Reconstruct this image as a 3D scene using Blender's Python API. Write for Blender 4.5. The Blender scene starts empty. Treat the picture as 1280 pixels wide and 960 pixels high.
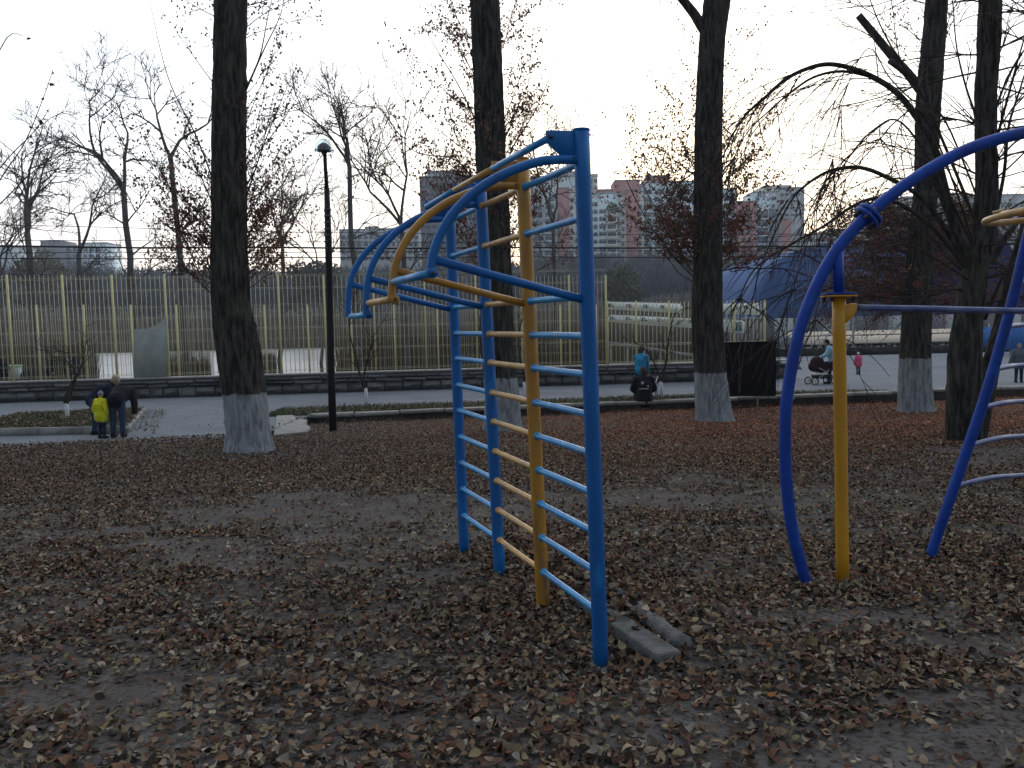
import bpy, math, random
import numpy as np
from mathutils import Vector, Matrix, noise

SC = bpy.context.scene
COL = SC.collection
R = math.radians
rng = np.random.default_rng(7)
random.seed(7)

# ------------------------------------------------------------------ camera
F = 1030.0
CAMZ = 1.6
cam_d = bpy.data.cameras.new('camera')
cam = bpy.data.objects.new('camera', cam_d)
COL.objects.link(cam)
cam_d.sensor_width = 36.0
cam_d.lens = F / 1280.0 * 36.0
cam_d.clip_start = 0.05
cam_d.clip_end = 3000.0
PITCH = math.atan(79.0 / F)
ROLL = R(1.3)
cam.location = (0, 0, CAMZ)
CM = Matrix.Rotation(math.pi / 2 - PITCH, 3, 'X') @ Matrix.Rotation(-ROLL, 3, 'Z')
cam.rotation_euler = CM.to_euler()
SC.camera = cam

# ------------------------------------------------------------------ world
SUN_AZ, SUN_EL = R(10), R(14)          # azimuth measured from +Y towards +X
world = bpy.data.worlds.new('World')
SC.world = world
world.use_nodes = True
wn = world.node_tree
wn.nodes.clear()
def wnode(t, **kw):
    n = wn.nodes.new(t)
    for k, v in kw.items():
        setattr(n, k, v)
    return n
w_out = wnode('ShaderNodeOutputWorld')
w_add = wnode('ShaderNodeAddShader')
w_sky = wnode('ShaderNodeTexSky', sky_type='NISHITA', sun_disc=False)
w_sky.sun_elevation = SUN_EL
w_sky.sun_rotation = SUN_AZ
w_sky.air_density = 1.5
w_sky.dust_density = 1.5
w_b1 = wnode('ShaderNodeBackground'); w_b1.inputs[1].default_value = 0.05
w_b2 = wnode('ShaderNodeBackground'); w_b2.inputs[1].default_value = 1.0
w_tc = wnode('ShaderNodeTexCoord')
w_dot = wnode('ShaderNodeVectorMath', operation='DOT_PRODUCT')
w_dot.inputs[1].default_value = (math.sin(SUN_AZ) * math.cos(SUN_EL), math.cos(SUN_AZ) * math.cos(SUN_EL), math.sin(SUN_EL))
w_mr = wnode('ShaderNodeMapRange', interpolation_type='SMOOTHSTEP')
w_mr.inputs[1].default_value = -0.25
w_mr.inputs[2].default_value = 0.62
w_mix = wnode('ShaderNodeMix', data_type='RGBA')
w_mix.inputs[6].default_value = (0.235, 0.275, 0.345, 1)      # overcast vault away from the sunset
w_mix.inputs[7].default_value = (1.22, 1.29, 1.42, 1)       # bright veil round the hidden sun
w_sep = wnode('ShaderNodeSeparateXYZ')
w_lo = wnode('ShaderNodeMapRange', interpolation_type='SMOOTHSTEP')
w_lo.inputs[1].default_value = 0.0
w_lo.inputs[2].default_value = 0.24
w_lo.inputs[3].default_value = 0.8
w_lo.inputs[4].default_value = 0.0
w_mul = wnode('ShaderNodeMath', operation='MULTIPLY')
w_warm = wnode('ShaderNodeMix', data_type='RGBA')
w_warm.inputs[7].default_value = (1.24, 1.14, 1.20, 1)
L = wn.links.new
L(w_tc.outputs['Generated'], w_dot.inputs[0]); L(w_dot.outputs['Value'], w_mr.inputs[0])
L(w_mr.outputs[0], w_mix.inputs[0])
L(w_tc.outputs['Generated'], w_sep.inputs[0]); L(w_sep.outputs[2], w_lo.inputs[0])
L(w_lo.outputs[0], w_mul.inputs[0]); L(w_mr.outputs[0], w_mul.inputs[1])
L(w_mul.outputs[0], w_warm.inputs[0]); L(w_mix.outputs[2], w_warm.inputs[6])
L(w_sky.outputs[0], w_b1.inputs[0]); L(w_warm.outputs[2], w_b2.inputs[0])
L(w_b1.outputs[0], w_add.inputs[0]); L(w_b2.outputs[0], w_add.inputs[1])
L(w_add.outputs[0], w_out.inputs[0])

# ------------------------------------------------------------------ sun (veiled, low, ahead)
sun_d = bpy.data.lights.new('sun', 'SUN')
sun_d.energy = 0.5
sun_d.angle = R(22)
sun_d.color = (1.0, 0.9, 0.8)
sun = bpy.data.objects.new('sun', sun_d)
COL.objects.link(sun)
sd = Vector((math.sin(SUN_AZ) * math.cos(SUN_EL), math.cos(SUN_AZ) * math.cos(SUN_EL), math.sin(SUN_EL)))
sun.rotation_euler = sd.to_track_quat('Z', 'Y').to_euler()
sun.location = (0, 0, 30)

vs = SC.view_settings
vs.view_transform = 'Standard'
vs.look = 'None'
vs.exposure = 0.0
vs.gamma = 1.0
vs.use_curve_mapping = False

# ------------------------------------------------------------------ measuring helpers (photo pixel + real distance -> place)
def ray(px, py):
    v = CM @ Vector(((px - 640.0) / F, -(py - 480.0) / F, -1.0))
    return v
def W(px, py, D):
    v = ray(px, py)
    return Vector((0, 0, CAMZ)) + v * (D / v.y)
def hitz(px, py, z):
    v = ray(px, py)
    return Vector((0, 0, CAMZ)) + v * ((z - CAMZ) / v.z)
def V(px, py, P0, d):
    """pixel ray meets the vertical plane through P0 with horizontal direction d"""
    v = ray(px, py)
    n = Vector((-d[1], d[0], 0))
    t = (n.x * P0[0] + n.y * P0[1]) / (n.x * v.x + n.y * v.y)
    return Vector((0, 0, CAMZ)) + v * t
def lerp(a, b, t):
    return a + (b - a) * t

# ------------------------------------------------------------------ object helpers
def link(o, parent=None, label=None, cat=None, group=None, kind=None):
    COL.objects.link(o)
    if parent is not None: o.parent = parent
    if label: o['label'] = label
    if cat: o['category'] = cat
    if group: o['group'] = group
    if kind: o['kind'] = kind
    return o
def thing(name, label, cat, loc=(0, 0, 0), group=None):
    o = bpy.data.objects.new(name, None)
    o.empty_display_size = 0.2
    o.location = loc
    return link(o, None, label, cat, group)
def base_of(o):
    p = Vector((0, 0, 0))
    while o is not None:
        p += o.location
        o = o.parent
    return p

class MB:
    """collects geometry in world coordinates"""
    def __init__(s):
        s.v = []; s.f = []; s.n = 0; s.ng = []
        s.cols = []
    def add(s, verts, faces, col=None):
        verts = np.asarray(verts, dtype=np.float64).reshape(-1, 3)
        faces = np.asarray(faces, dtype=np.int64)
        s.v.append(verts)
        if faces.size: s.f.append(faces + s.n)
        s.n += len(verts)
        if col is not None: s.cols.append(np.tile(np.asarray(col, dtype=np.float32), (len(verts), 1)) if np.ndim(col) == 1 else np.asarray(col, dtype=np.float32))
    def box(s, c, size, rz=0.0, M=None, taper=1.0):
        x, y, z = size[0] / 2, size[1] / 2, size[2] / 2
        p = np.array([(-x, -y, -z), (x, -y, -z), (x, y, -z), (-x, y, -z), (-x, -y, z), (x, -y, z), (x, y, z), (-x, y, z)])
        p[4:, :2] *= taper
        if M is not None:
            p = p @ np.array(M).T
        elif rz:
            c_, s_ = math.cos(rz), math.sin(rz)
            p = p @ np.array([(c_, s_, 0), (-s_, c_, 0), (0, 0, 1)])
        s.add(p + np.asarray(c)[None, :3], [(0, 3, 2, 1), (4, 5, 6, 7), (0, 1, 5, 4), (1, 2, 6, 5), (2, 3, 7, 6), (3, 0, 4, 7)])
    def beam(s, a, b, w, h, up=(0, 0, 1)):
        a, b = Vector(a), Vector(b)
        t = (b - a).normalized(); u = Vector(up)
        r = t.cross(u).normalized(); u = r.cross(t)
        p = []
        for e in (a, b):
            for i, j in ((-1, -1), (1, -1), (1, 1), (-1, 1)):
                p.append(e + r * (i * w / 2) + u * (j * h / 2))
        s.add([tuple(q) for q in p], [(0, 1, 2, 3), (7, 6, 5, 4), (0, 4, 5, 1), (1, 5, 6, 2), (2, 6, 7, 3), (3, 7, 4, 0)])
    def tube(s, pts, rad, k=8, caps=True, ell=None):
        P = np.array([tuple(p) for p in pts], dtype=float)
        n = len(P)
        Rr = np.full(n, rad, dtype=float) if np.ndim(rad) == 0 else np.asarray(rad, dtype=float)
        T = np.gradient(P, axis=0)
        T /= np.maximum(np.linalg.norm(T, axis=1, keepdims=True), 1e-9)
        ref = np.array((0.0, 0.0, 1.0)) if abs(T[0][2]) < 0.9 else np.array((1.0, 0.0, 0.0))
        u = np.cross(T[0], ref); u /= np.linalg.norm(u)
        U = [u]
        for i in range(1, n):
            u = U[-1] - T[i] * np.dot(U[-1], T[i])
            l = np.linalg.norm(u)
            u = u / l if l > 1e-6 else U[-1]
            U.append(u)
        U = np.array(U); B = np.cross(T, U)
        a = np.arange(k) * (2 * math.pi / k)
        ring = (P[:, None, :] + Rr[:, None, None] * (np.cos(a)[None, :, None] * U[:, None, :] + np.sin(a)[None, :, None] * B[:, None, :])).reshape(-1, 3)
        i = np.arange(n - 1)[:, None] * k; j = np.arange(k)[None, :]; j2 = (j + 1) % k
        q = np.stack([i + j, i + j2, i + k + j2, i + k + j], axis=-1).reshape(-1, 4)
        s.add(ring, q)
        if caps:
            b0 = s.n - n * k
            s.ng.append(list(range(b0 + k - 1, b0 - 1, -1)))
            s.ng.append(list(range(s.n - k, s.n)))
    def disc(s, c, axis, r, h, k=20):
        c, ax = Vector(c), Vector(axis).normalized()
        s.tube([c - ax * h / 2, c + ax * h / 2], r, k)
    def ellipsoid(s, c, r, k=12, M=None):
        m = k // 2
        th = np.linspace(0, math.pi, m + 1)[1:-1]
        ph = np.arange(k) * 2 * math.pi / k
        p = np.stack([np.sin(th)[:, None] * np.cos(ph), np.sin(th)[:, None] * np.sin(ph), np.cos(th)[:, None] * np.ones(k)], -1).reshape(-1, 3)
        p = np.vstack([p, (0, 0, 1), (0, 0, -1)]) * np.asarray(r)
        if M is not None: p = p @ np.array(M).T
        b = s.n
        q = []
        for i in range(m - 2):
            for j in range(k):
                q.append((i * k + j, (i + 1) * k + j, (i + 1) * k + (j + 1) % k, i * k + (j + 1) % k))
        s.add(p + np.asarray(c)[None, :3], q)
        top = b + (m - 1) * k; bot = top + 1
        for j in range(k):
            s.ng.append([top, b + j, b + (j + 1) % k])
            s.ng.append([bot, b + (m - 2) * k + (j + 1) % k, b + (m - 2) * k + j])
    def prism(s, poly, ext):
        """polygon (list of Vector) extruded by vector ext, centred"""
        e = Vector(ext) / 2
        n = len(poly)
        b = s.n
        s.add([tuple(Vector(p) - e) for p in poly] + [tuple(Vector(p) + e) for p in poly], [(i, (i + 1) % n, n + (i + 1) % n, n + i) for i in range(n)])
        s.ng.append([b + n - 1 - i for i in range(n)])
        s.ng.append([b + n + i for i in range(n)])
    def mesh(s, name, off=(0, 0, 0), smooth=False):
        me = bpy.data.meshes.new(name)
        Vv = np.concatenate(s.v) - np.asarray(off)[None, :]
        me.vertices.add(len(Vv))
        me.vertices.foreach_set('co', Vv.astype(np.float32).ravel())
        loops = []; starts = []; tot = 0
        for fa in s.f:
            k = fa.shape[1]
            loops.append(fa.ravel())
            starts.append(tot + np.arange(len(fa)) * k)
            tot += fa.size
        for g in s.ng:
            loops.append(np.array(g)); starts.append(np.array([tot])); tot += len(g)
        lp = np.concatenate(loops).astype(np.int32); st = np.concatenate(starts).astype(np.int32)
        me.loops.add(len(lp)); me.loops.foreach_set('vertex_index', lp)
        me.polygons.add(len(st)); me.polygons.foreach_set('loop_start', st)
        me.update(calc_edges=True)
        if s.cols:
            ca = me.color_attributes.new('tint', 'FLOAT_COLOR', 'POINT')
            c = np.concatenate(s.cols)
            if c.shape[1] == 3: c = np.hstack([c, np.ones((len(c), 1), dtype=np.float32)])
            ca.data.foreach_set('color', c.astype(np.float32).ravel())
        if smooth:
            me.shade_smooth()
        me.validate()
        return me
    def build(s, name, mat, parent=None, smooth=False, **kw):
        off = base_of(parent) if parent is not None else Vector((0, 0, 0))
        me = s.mesh(name, off, smooth)
        me.materials.append(mat)
        return link(bpy.data.objects.new(name, me), parent, **kw)
    def build_thing(s, name, mat, loc, label, cat, group=None, smooth=False):
        me = s.mesh(name, loc, smooth)
        me.materials.append(mat)
        o = bpy.data.objects.new(name, me); o.location = loc
        return link(o, None, label, cat, group)

def bevelled(o, w, seg=2):
    m = o.modifiers.new('bevel', 'BEVEL'); m.width = w; m.segments = seg; m.limit_method = 'ANGLE'
    return o

# ------------------------------------------------------------------ materials
def mat(name, col, col2=None, rough=0.6, scale=4.0, detail=4.0, bump=0.0, bscale=30.0, spec=0.5, metallic=0.0, lo=0.35, hi=0.65, stretch=None, tint=False, island=0.0, col3=None, s3=1.2, t3=(0.55, 0.7)):
    m = bpy.data.materials.new(name); m.use_nodes = True
    nt = m.node_tree; N = nt.nodes; Lk = nt.links.new
    b = N['Principled BSDF']
    b.inputs['Roughness'].default_value = rough
    b.inputs['Metallic'].default_value = metallic
    b.inputs['Specular IOR Level'].default_value = spec
    tc = N.new('ShaderNodeTexCoord')
    src = tc.outputs['Object']
    if stretch:
        mp = N.new('ShaderNodeMapping'); mp.inputs['Scale'].default_value = stretch
        Lk(src, mp.inputs[0]); src = mp.outputs[0]
    if tint:
        at = N.new('ShaderNodeVertexColor'); at.layer_name = 'tint'
        out = at.outputs[0]
        if col2 is None:
            Lk(out, b.inputs['Base Color'])
    if not tint or col2 is not None:
        nz = N.new('ShaderNodeTexNoise'); nz.inputs['Scale'].default_value = scale; nz.inputs['Detail'].default_value = detail
        Lk(src, nz.inputs['Vector'])
        rp = N.new('ShaderNodeMapRange'); rp.inputs[1].default_value = lo; rp.inputs[2].default_value = hi
        Lk(nz.outputs[0], rp.inputs[0])
        mx = N.new('ShaderNodeMix'); mx.data_type = 'RGBA'
        c2 = col2 or tuple(c * 0.75 for c in col)
        if tint:
            Lk(at.outputs[0], mx.inputs[6])
        else:
            mx.inputs[6].default_value = (*col, 1)
        mx.inputs[7].default_value = (*c2, 1)
        Lk(rp.outputs[0], mx.inputs[0])
        out = mx.outputs[2]
        if col3 is not None:
            n3 = N.new('ShaderNodeTexNoise'); n3.inputs['Scale'].default_value = s3; n3.inputs['Detail'].default_value = 6.0
            Lk(src, n3.inputs['Vector'])
            r3 = N.new('ShaderNodeMapRange'); r3.inputs[1].default_value = t3[0]; r3.inputs[2].default_value = t3[1]
            Lk(n3.outputs[0], r3.inputs[0])
            m3 = N.new('ShaderNodeMix'); m3.data_type = 'RGBA'
            Lk(r3.outputs[0], m3.inputs[0]); Lk(out, m3.inputs[6]); m3.inputs[7].default_value = (*col3, 1)
            out = m3.outputs[2]
        if island:
            oi = N.new('ShaderNodeObjectInfo')
            mr = N.new('ShaderNodeMapRange'); mr.inputs[3].default_value = 1 - island; mr.inputs[4].default_value = 1 + island
            Lk(oi.outputs['Random'], mr.inputs[0])
            vm = N.new('ShaderNodeVectorMath'); vm.operation = 'SCALE'
            Lk(out, vm.inputs[0]); Lk(mr.outputs[0], vm.inputs['Scale']); out = vm.outputs[0]
        Lk(out, b.inputs['Base Color'])
    if bump:
        nb = N.new('ShaderNodeTexNoise'); nb.inputs['Scale'].default_value = bscale; nb.inputs['Detail'].default_value = 5.0
        Lk(src, nb.inputs['Vector'])
        bp = N.new('ShaderNodeBump'); bp.inputs['Strength'].default_value = min(1.0, bump); bp.inputs['Distance'].default_value = 0.02
        Lk(nb.outputs[0], bp.inputs['Height']); Lk(bp.outputs[0], b.inputs['Normal'])
    return m

M = {}
M['soil'] = mat('soil', (0.125, 0.116, 0.108), (0.085, 0.076, 0.070), rough=0.95, scale=3.0, bump=1.0, bscale=70, spec=0.04, col3=(0.060, 0.048, 0.040), s3=38, t3=(0.5, 0.62))
M['leaf'] = mat('fallen_leaf', (0, 0, 0), rough=0.85, tint=True, spec=0.06)
M['asphalt'] = mat('asphalt', (0.175, 0.19, 0.21), (0.145, 0.158, 0.175), rough=0.95, scale=1.2, bump=0.3, bscale=80, spec=0.08, col3=(0.115, 0.125, 0.14), s3=0.35, t3=(0.5, 0.75))
M['kerb'] = mat('kerb_concrete', (0.27, 0.26, 0.245), (0.18, 0.175, 0.165), rough=0.85, scale=5, bump=0.4, bscale=50, island=0.14, spec=0.3)
M['old_concrete'] = mat('old_concrete', (0.16, 0.16, 0.155), (0.085, 0.085, 0.08), rough=0.9, scale=9, bump=0.7, bscale=60, spec=0.25, col3=(0.05, 0.048, 0.04), s3=6.0)
M['dark_concrete'] = mat('dark_concrete', (0.05, 0.045, 0.042), (0.025, 0.022, 0.02), rough=0.95, scale=3, bump=0.4, spec=0.1)
M['stone'] = mat('wall_stone', (0.17, 0.172, 0.172), (0.085, 0.088, 0.09), rough=0.85, scale=7, bump=0.6, bscale=35, island=0.4, spec=0.3)
M['mortar'] = mat('mortar', (0.07, 0.068, 0.066), (0.045, 0.044, 0.043), rough=0.95, scale=6, spec=0.2)
M['coping'] = mat('coping', (0.34, 0.33, 0.31), (0.24, 0.235, 0.22), rough=0.85, scale=4, bump=0.3, island=0.12)
M['grass'] = mat('grass', (0, 0, 0), rough=0.8, tint=True, spec=0.2)
M['verge'] = mat('verge_soil', (0.06, 0.055, 0.04), (0.045, 0.055, 0.025), rough=0.95, scale=2.2, bump=0.4, spec=0.1)
M['blue'] = mat('blue_paint', (0.001, 0.110, 0.36), (0.001, 0.082, 0.29), rough=0.5, scale=5, bump=0.16, bscale=26, spec=0.35, stretch=(1, 1, 0.35), col3=(0.004, 0.155, 0.44), s3=9, t3=(0.58, 0.72))
M['blue_rung'] = mat('worn_blue_paint', (0.012, 0.27, 0.56), (0.008, 0.19, 0.48), rough=0.36, scale=9, bump=0.14, bscale=40, spec=0.55, col3=(0.13, 0.33, 0.52), s3=14, t3=(0.6, 0.72))
M['blue_dark'] = mat('deep_blue_paint', (0.003, 0.050, 0.33), (0.002, 0.033, 0.25), rough=0.5, scale=5, bump=0.15, bscale=26, spec=0.3, col3=(0.004, 0.075, 0.38), s3=8)
M['yellow'] = mat('yellow_paint', (0.42, 0.20, 0.018), (0.30, 0.135, 0.014), rough=0.42, scale=5, bump=0.16, bscale=26, spec=0.5, col3=(0.22, 0.12, 0.03), s3=7, t3=(0.6, 0.75))
M['yellow_rung'] = mat('worn_yellow_paint', (0.50, 0.30, 0.085), (0.38, 0.22, 0.07), rough=0.4, scale=9, bump=0.14, bscale=40, spec=0.5, col3=(0.28, 0.19, 0.10), s3=12, t3=(0.58, 0.7))
M['yellow_post'] = mat('bright_yellow_paint', (0.52, 0.25, 0.008), (0.38, 0.17, 0.006), rough=0.45, scale=4, bump=0.14, bscale=26, spec=0.45, stretch=(1, 1, 0.4))
M['rung_grey'] = mat('worn_grey_blue_paint', (0.10, 0.13, 0.24), (0.03, 0.05, 0.20), rough=0.35, scale=8, bump=0.1, spec=0.6)
M['bolt'] = mat('bolt_steel', (0.06, 0.06, 0.07), rough=0.5, metallic=0.6)
M['fence_y'] = mat('fence_yellow', (0.64, 0.57, 0.27), (0.54, 0.49, 0.27), rough=0.6, scale=3, spec=0.3)
M['mesh_y'] = mat('mesh_yellow', (0.62, 0.57, 0.36), (0.50, 0.47, 0.32), rough=0.6, scale=3, spec=0.3)
M['black'] = mat('black_metal', (0.006, 0.006, 0.009), rough=0.55, spec=0.2)
M['board'] = mat('board_back', (0.007, 0.005, 0.006), (0.004, 0.003, 0.004), rough=0.9, scale=4, spec=0.05)
M['wire'] = mat('wire', (0.012, 0.012, 0.014), rough=0.7)
M['white_paint'] = mat('whitewash_stem', (0.62, 0.64, 0.68), (0.45, 0.46, 0.49), rough=0.9, scale=10)
M['banner'] = mat('banner_white', (0.85, 0.90, 0.93), (0.80, 0.85, 0.88), rough=0.6, scale=2)
M['banner_blue'] = mat('banner_print_blue', (0.10, 0.25, 0.38), rough=0.6)
M['banner_dark'] = mat('banner_print_dark', (0.06, 0.04, 0.06), rough=0.6)
M['banner_red'] = mat('banner_print_red', (0.25, 0.10, 0.12), rough=0.6)
M['tarp'] = mat('grey_net', (0.30, 0.32, 0.29), (0.24, 0.26, 0.24), rough=0.9, scale=3)
M['water'] = mat('water', (0.16, 0.16, 0.155), (0.10, 0.10, 0.10), rough=0.34, spec=1.0, bump=1.0, bscale=0.5)
for _x in M['water'].node_tree.nodes:
    if _x.type == 'BUMP': _x.inputs['Distance'].default_value = 0.35
M['hang_leaf'] = mat('hanging_leaf', (0, 0, 0), rough=0.8, tint=True, spec=0.2)
_n = M['hang_leaf'].node_tree; _t = _n.nodes.new('ShaderNodeBsdfTranslucent'); _m = _n.nodes.new('ShaderNodeMixShader'); _m.inputs[0].default_value = 0.3
_v = [x for x in _n.nodes if x.type == 'VERTEX_COLOR'][0]; _n.links.new(_v.outputs[0], _t.inputs[0]); _n.links.new(_n.nodes['Principled BSDF'].outputs[0], _m.inputs[1]); _n.links.new(_t.outputs[0], _m.inputs[2]); _n.links.new(_m.outputs[0], _n.nodes['Material Output'].inputs[0])
M['reed'] = mat('reed', (0, 0, 0), rough=0.9, tint=True, spec=0.1)
M['bank'] = mat('bank_soil', (0.075, 0.064, 0.048), (0.05, 0.044, 0.036), rough=1.0, scale=0.05, spec=0.05, col3=(0.05, 0.052, 0.045), s3=0.03)
M['wood'] = mat('far_wood', (0, 0, 0), rough=1.0, tint=True, spec=0.05)
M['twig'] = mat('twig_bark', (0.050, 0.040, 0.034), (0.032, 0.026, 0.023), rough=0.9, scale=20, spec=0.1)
M['twig_hazed'] = mat('hazed_twig_bark', (0.12, 0.112, 0.108), (0.085, 0.08, 0.077), rough=0.9, scale=3, spec=0.1)  # bark paled to put haze and backlight into the colour
M['glass'] = mat('window_glass', (0.10, 0.13, 0.16), (0.06, 0.08, 0.10), rough=0.15, island=0.5, scale=1, spec=0.6)
M['lamp_glass'] = bpy.data.materials.new('lamp_glass'); M['lamp_glass'].use_nodes = True
_b = M['lamp_glass'].node_tree.nodes['Principled BSDF']
_b.inputs['Base Color'].default_value = (0.86, 0.95, 0.98, 1); _b.inputs['Roughness'].default_value = 0.03
_b.inputs['Transmission Weight'].default_value = 0.92; _b.inputs['IOR'].default_value = 1.08

def chipped(m, scale, lo, hi, col, stretch=(1, 1, 1)):
    nt = m.node_tree; N = nt.nodes; Lk = nt.links.new; b = N['Principled BSDF']
    src = b.inputs['Base Color'].links[0].from_socket
    tc = N.new('ShaderNodeTexCoord'); mp = N.new('ShaderNodeMapping'); mp.inputs['Scale'].default_value = stretch; Lk(tc.outputs['Object'], mp.inputs[0])
    nz = N.new('ShaderNodeTexNoise'); nz.inputs['Scale'].default_value = scale; nz.inputs['Detail'].default_value = 7; nz.inputs['Roughness'].default_value = .62; Lk(mp.outputs[0], nz.inputs['Vector'])
    r = N.new('ShaderNodeMapRange'); r.inputs[1].default_value = lo; r.inputs[2].default_value = hi; Lk(nz.outputs[0], r.inputs[0])
    x = N.new('ShaderNodeMix'); x.data_type = 'RGBA'; Lk(r.outputs[0], x.inputs[0]); Lk(src, x.inputs[6]); x.inputs[7].default_value = (*col, 1); Lk(x.outputs[2], b.inputs['Base Color'])
for _k in ('blue', 'blue_dark', 'yellow', 'yellow_post'):
    chipped(M[_k], 7, .60, .78, (.03, .035, .05), (1, 1, .25)); chipped(M[_k], 34, .69, .71, (.045, .028, .02))
for _k in ('blue_rung', 'yellow_rung', 'rung_grey'):
    chipped(M[_k], 30, .66, .68, (.06, .05, .045)); chipped(M[_k], 9, .58, .75, (.16, .17, .18))

def bark_mat(name, col, col2, wash=None, washcol=(0.27, 0.285, 0.31)):
    m = bpy.data.materials.new(name); m.use_nodes = True
    nt = m.node_tree; N = nt.nodes; Lk = nt.links.new
    b = N['Principled BSDF']; b.inputs['Roughness'].default_value = 0.95; b.inputs['Specular IOR Level'].default_value = 0.12
    tc = N.new('ShaderNodeTexCoord')
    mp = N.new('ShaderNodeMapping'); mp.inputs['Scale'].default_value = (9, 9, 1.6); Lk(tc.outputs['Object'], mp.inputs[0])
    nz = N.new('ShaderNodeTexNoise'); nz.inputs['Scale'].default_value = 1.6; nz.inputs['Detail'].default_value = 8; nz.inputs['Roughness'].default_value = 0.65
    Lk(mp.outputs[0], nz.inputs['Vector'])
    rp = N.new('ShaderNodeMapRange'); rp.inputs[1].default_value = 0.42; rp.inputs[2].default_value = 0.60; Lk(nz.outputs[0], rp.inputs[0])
    mx = N.new('ShaderNodeMix'); mx.data_type = 'RGBA'; mx.inputs[6].default_value = (*col2, 1); mx.inputs[7].default_value = (*col, 1)  # bump grooves coloured darker than ridges, painting in relief shading
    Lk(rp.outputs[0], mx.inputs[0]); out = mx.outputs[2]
    n2 = N.new('ShaderNodeTexNoise'); n2.inputs['Scale'].default_value = 1.3; n2.inputs['Detail'].default_value = 3; Lk(tc.outputs['Object'], n2.inputs['Vector'])
    r2 = N.new('ShaderNodeMapRange'); r2.inputs[1].default_value = 0.5; r2.inputs[2].default_value = 0.75; r2.inputs[4].default_value = 0.5; Lk(n2.outputs[0], r2.inputs[0])
    m2 = N.new('ShaderNodeMix'); m2.data_type = 'RGBA'; m2.inputs[7].default_value = (0.055, 0.062, 0.035, 1)
    Lk(r2.outputs[0], m2.inputs[0]); Lk(out, m2.inputs[6]); out = m2.outputs[2]
    if wash:
        sx = N.new('ShaderNodeSeparateXYZ'); Lk(tc.outputs['Object'], sx.inputs[0])
        n3 = N.new('ShaderNodeTexNoise'); n3.inputs['Scale'].default_value = 7; n3.inputs['Detail'].default_value = 3; Lk(tc.outputs['Object'], n3.inputs['Vector'])
        a = N.new('ShaderNodeMath'); a.operation = 'MULTIPLY_ADD'; a.inputs[1].default_value = 0.16; Lk(n3.outputs[0], a.inputs[0]); Lk(sx.outputs[2], a.inputs[2])
        st = N.new('ShaderNodeMapRange'); st.inputs[1].default_value = wash + 0.07; st.inputs[2].default_value = wash + 0.10; st.inputs[3].default_value = 1; st.inputs[4].default_value = 0
        Lk(a.outputs[0], st.inputs[0])
        n4 = N.new('ShaderNodeTexNoise'); n4.inputs['Scale'].default_value = 1.4; n4.inputs['Detail'].default_value = 8; n4.inputs['Roughness'].default_value = 0.7; Lk(mp.outputs[0], n4.inputs['Vector'])
        w4 = N.new('ShaderNodeMapRange'); w4.inputs[1].default_value = 0.36; w4.inputs[2].default_value = 0.55; w4.inputs[3].default_value = 0.35; w4.inputs[4].default_value = 1.0; Lk(n4.outputs[0], w4.inputs[0])
        mu = N.new('ShaderNodeMath'); mu.operation = 'MULTIPLY'; Lk(st.outputs[0], mu.inputs[0]); Lk(w4.outputs[0], mu.inputs[1])
        m3 = N.new('ShaderNodeMix'); m3.data_type = 'RGBA'; Lk(mu.outputs[0], m3.inputs[0]); Lk(out, m3.inputs[6]); m3.inputs[7].default_value = (*washcol, 1); out = m3.outputs[2]
    Lk(out, b.inputs['Base Color'])
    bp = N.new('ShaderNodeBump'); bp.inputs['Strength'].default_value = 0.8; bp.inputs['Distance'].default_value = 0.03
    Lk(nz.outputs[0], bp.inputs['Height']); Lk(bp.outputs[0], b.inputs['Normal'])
    return m
# ================================================================== ground levels
PZ = -0.80                                     # level of the paved path
GY = [-200, 0, 3, 6, 10, 14.3, 19, 24, 400]
GZ = [0.05, 0.03, -0.01, -0.11, -0.345, -0.60, -0.885, -1.06, -1.06]
# edge between leaf litter and paving: left stretch, jog at the slab, right stretch
KL0, KL1 = hitz(0, 563, PZ), hitz(280, 549, PZ)
KR0, KR1 = hitz(385, 521, PZ), hitz(1280, 485, PZ)
dl = (KL1 - KL0).normalized(); dr = (KR1 - KR0).normalized()
KLfar = KL0 - dl * 60
KJ = KL1 + dl * ((KR0.x - 0.2 - KL1.x) / dl.x)  # the left edge runs up to the jog
KRfar = KR0 + dr * 80
EDGE = [KLfar, KJ, KR0, KRfar]
def edge_y(x):
    if x < KJ.x: return lerp(KLfar.y, KJ.y, (x - KLfar.x) / (KJ.x - KLfar.x))
    if x < KR0.x: return lerp(KJ.y, KR0.y, (x - KJ.x) / (KR0.x - KJ.x))
    return lerp(KR0.y, KRfar.y, (x - KR0.x) / (KRfar.x - KR0.x))
PBX = W(752, 838, 3.85)
T5BASE = W(1205, 566, 12.2)
MOUNDS = [(PBX[0], PBX[1], 0.33, -0.045), (0.25, 4.6, 0.6, 0.05), (0.0, 5.6, 0.6, 0.05), (T5BASE.x + 0.3, T5BASE.y - 0.3, 2.2, 0.14), (-6.4, 14.4, 1.6, 0.05)]
def gz(x, y):
    """height of the leaf-covered ground, arrays allowed"""
    x = np.asarray(x, float); y = np.asarray(y, float)
    z = np.interp(y, GY, GZ)
    z = z + 0.018 * np.sin(x * 1.3 + 0.7 * y) * np.cos(y * 0.9 - 0.4 * x) + 0.010 * np.sin(3.1 * x + 1.2) * np.sin(2.7 * y)
    for mx_, my_, r_, h_ in MOUNDS:
        z = z + h_ * np.exp(-((x - mx_) ** 2 + (y - my_) ** 2) / r_ ** 2)
    return z
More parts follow.
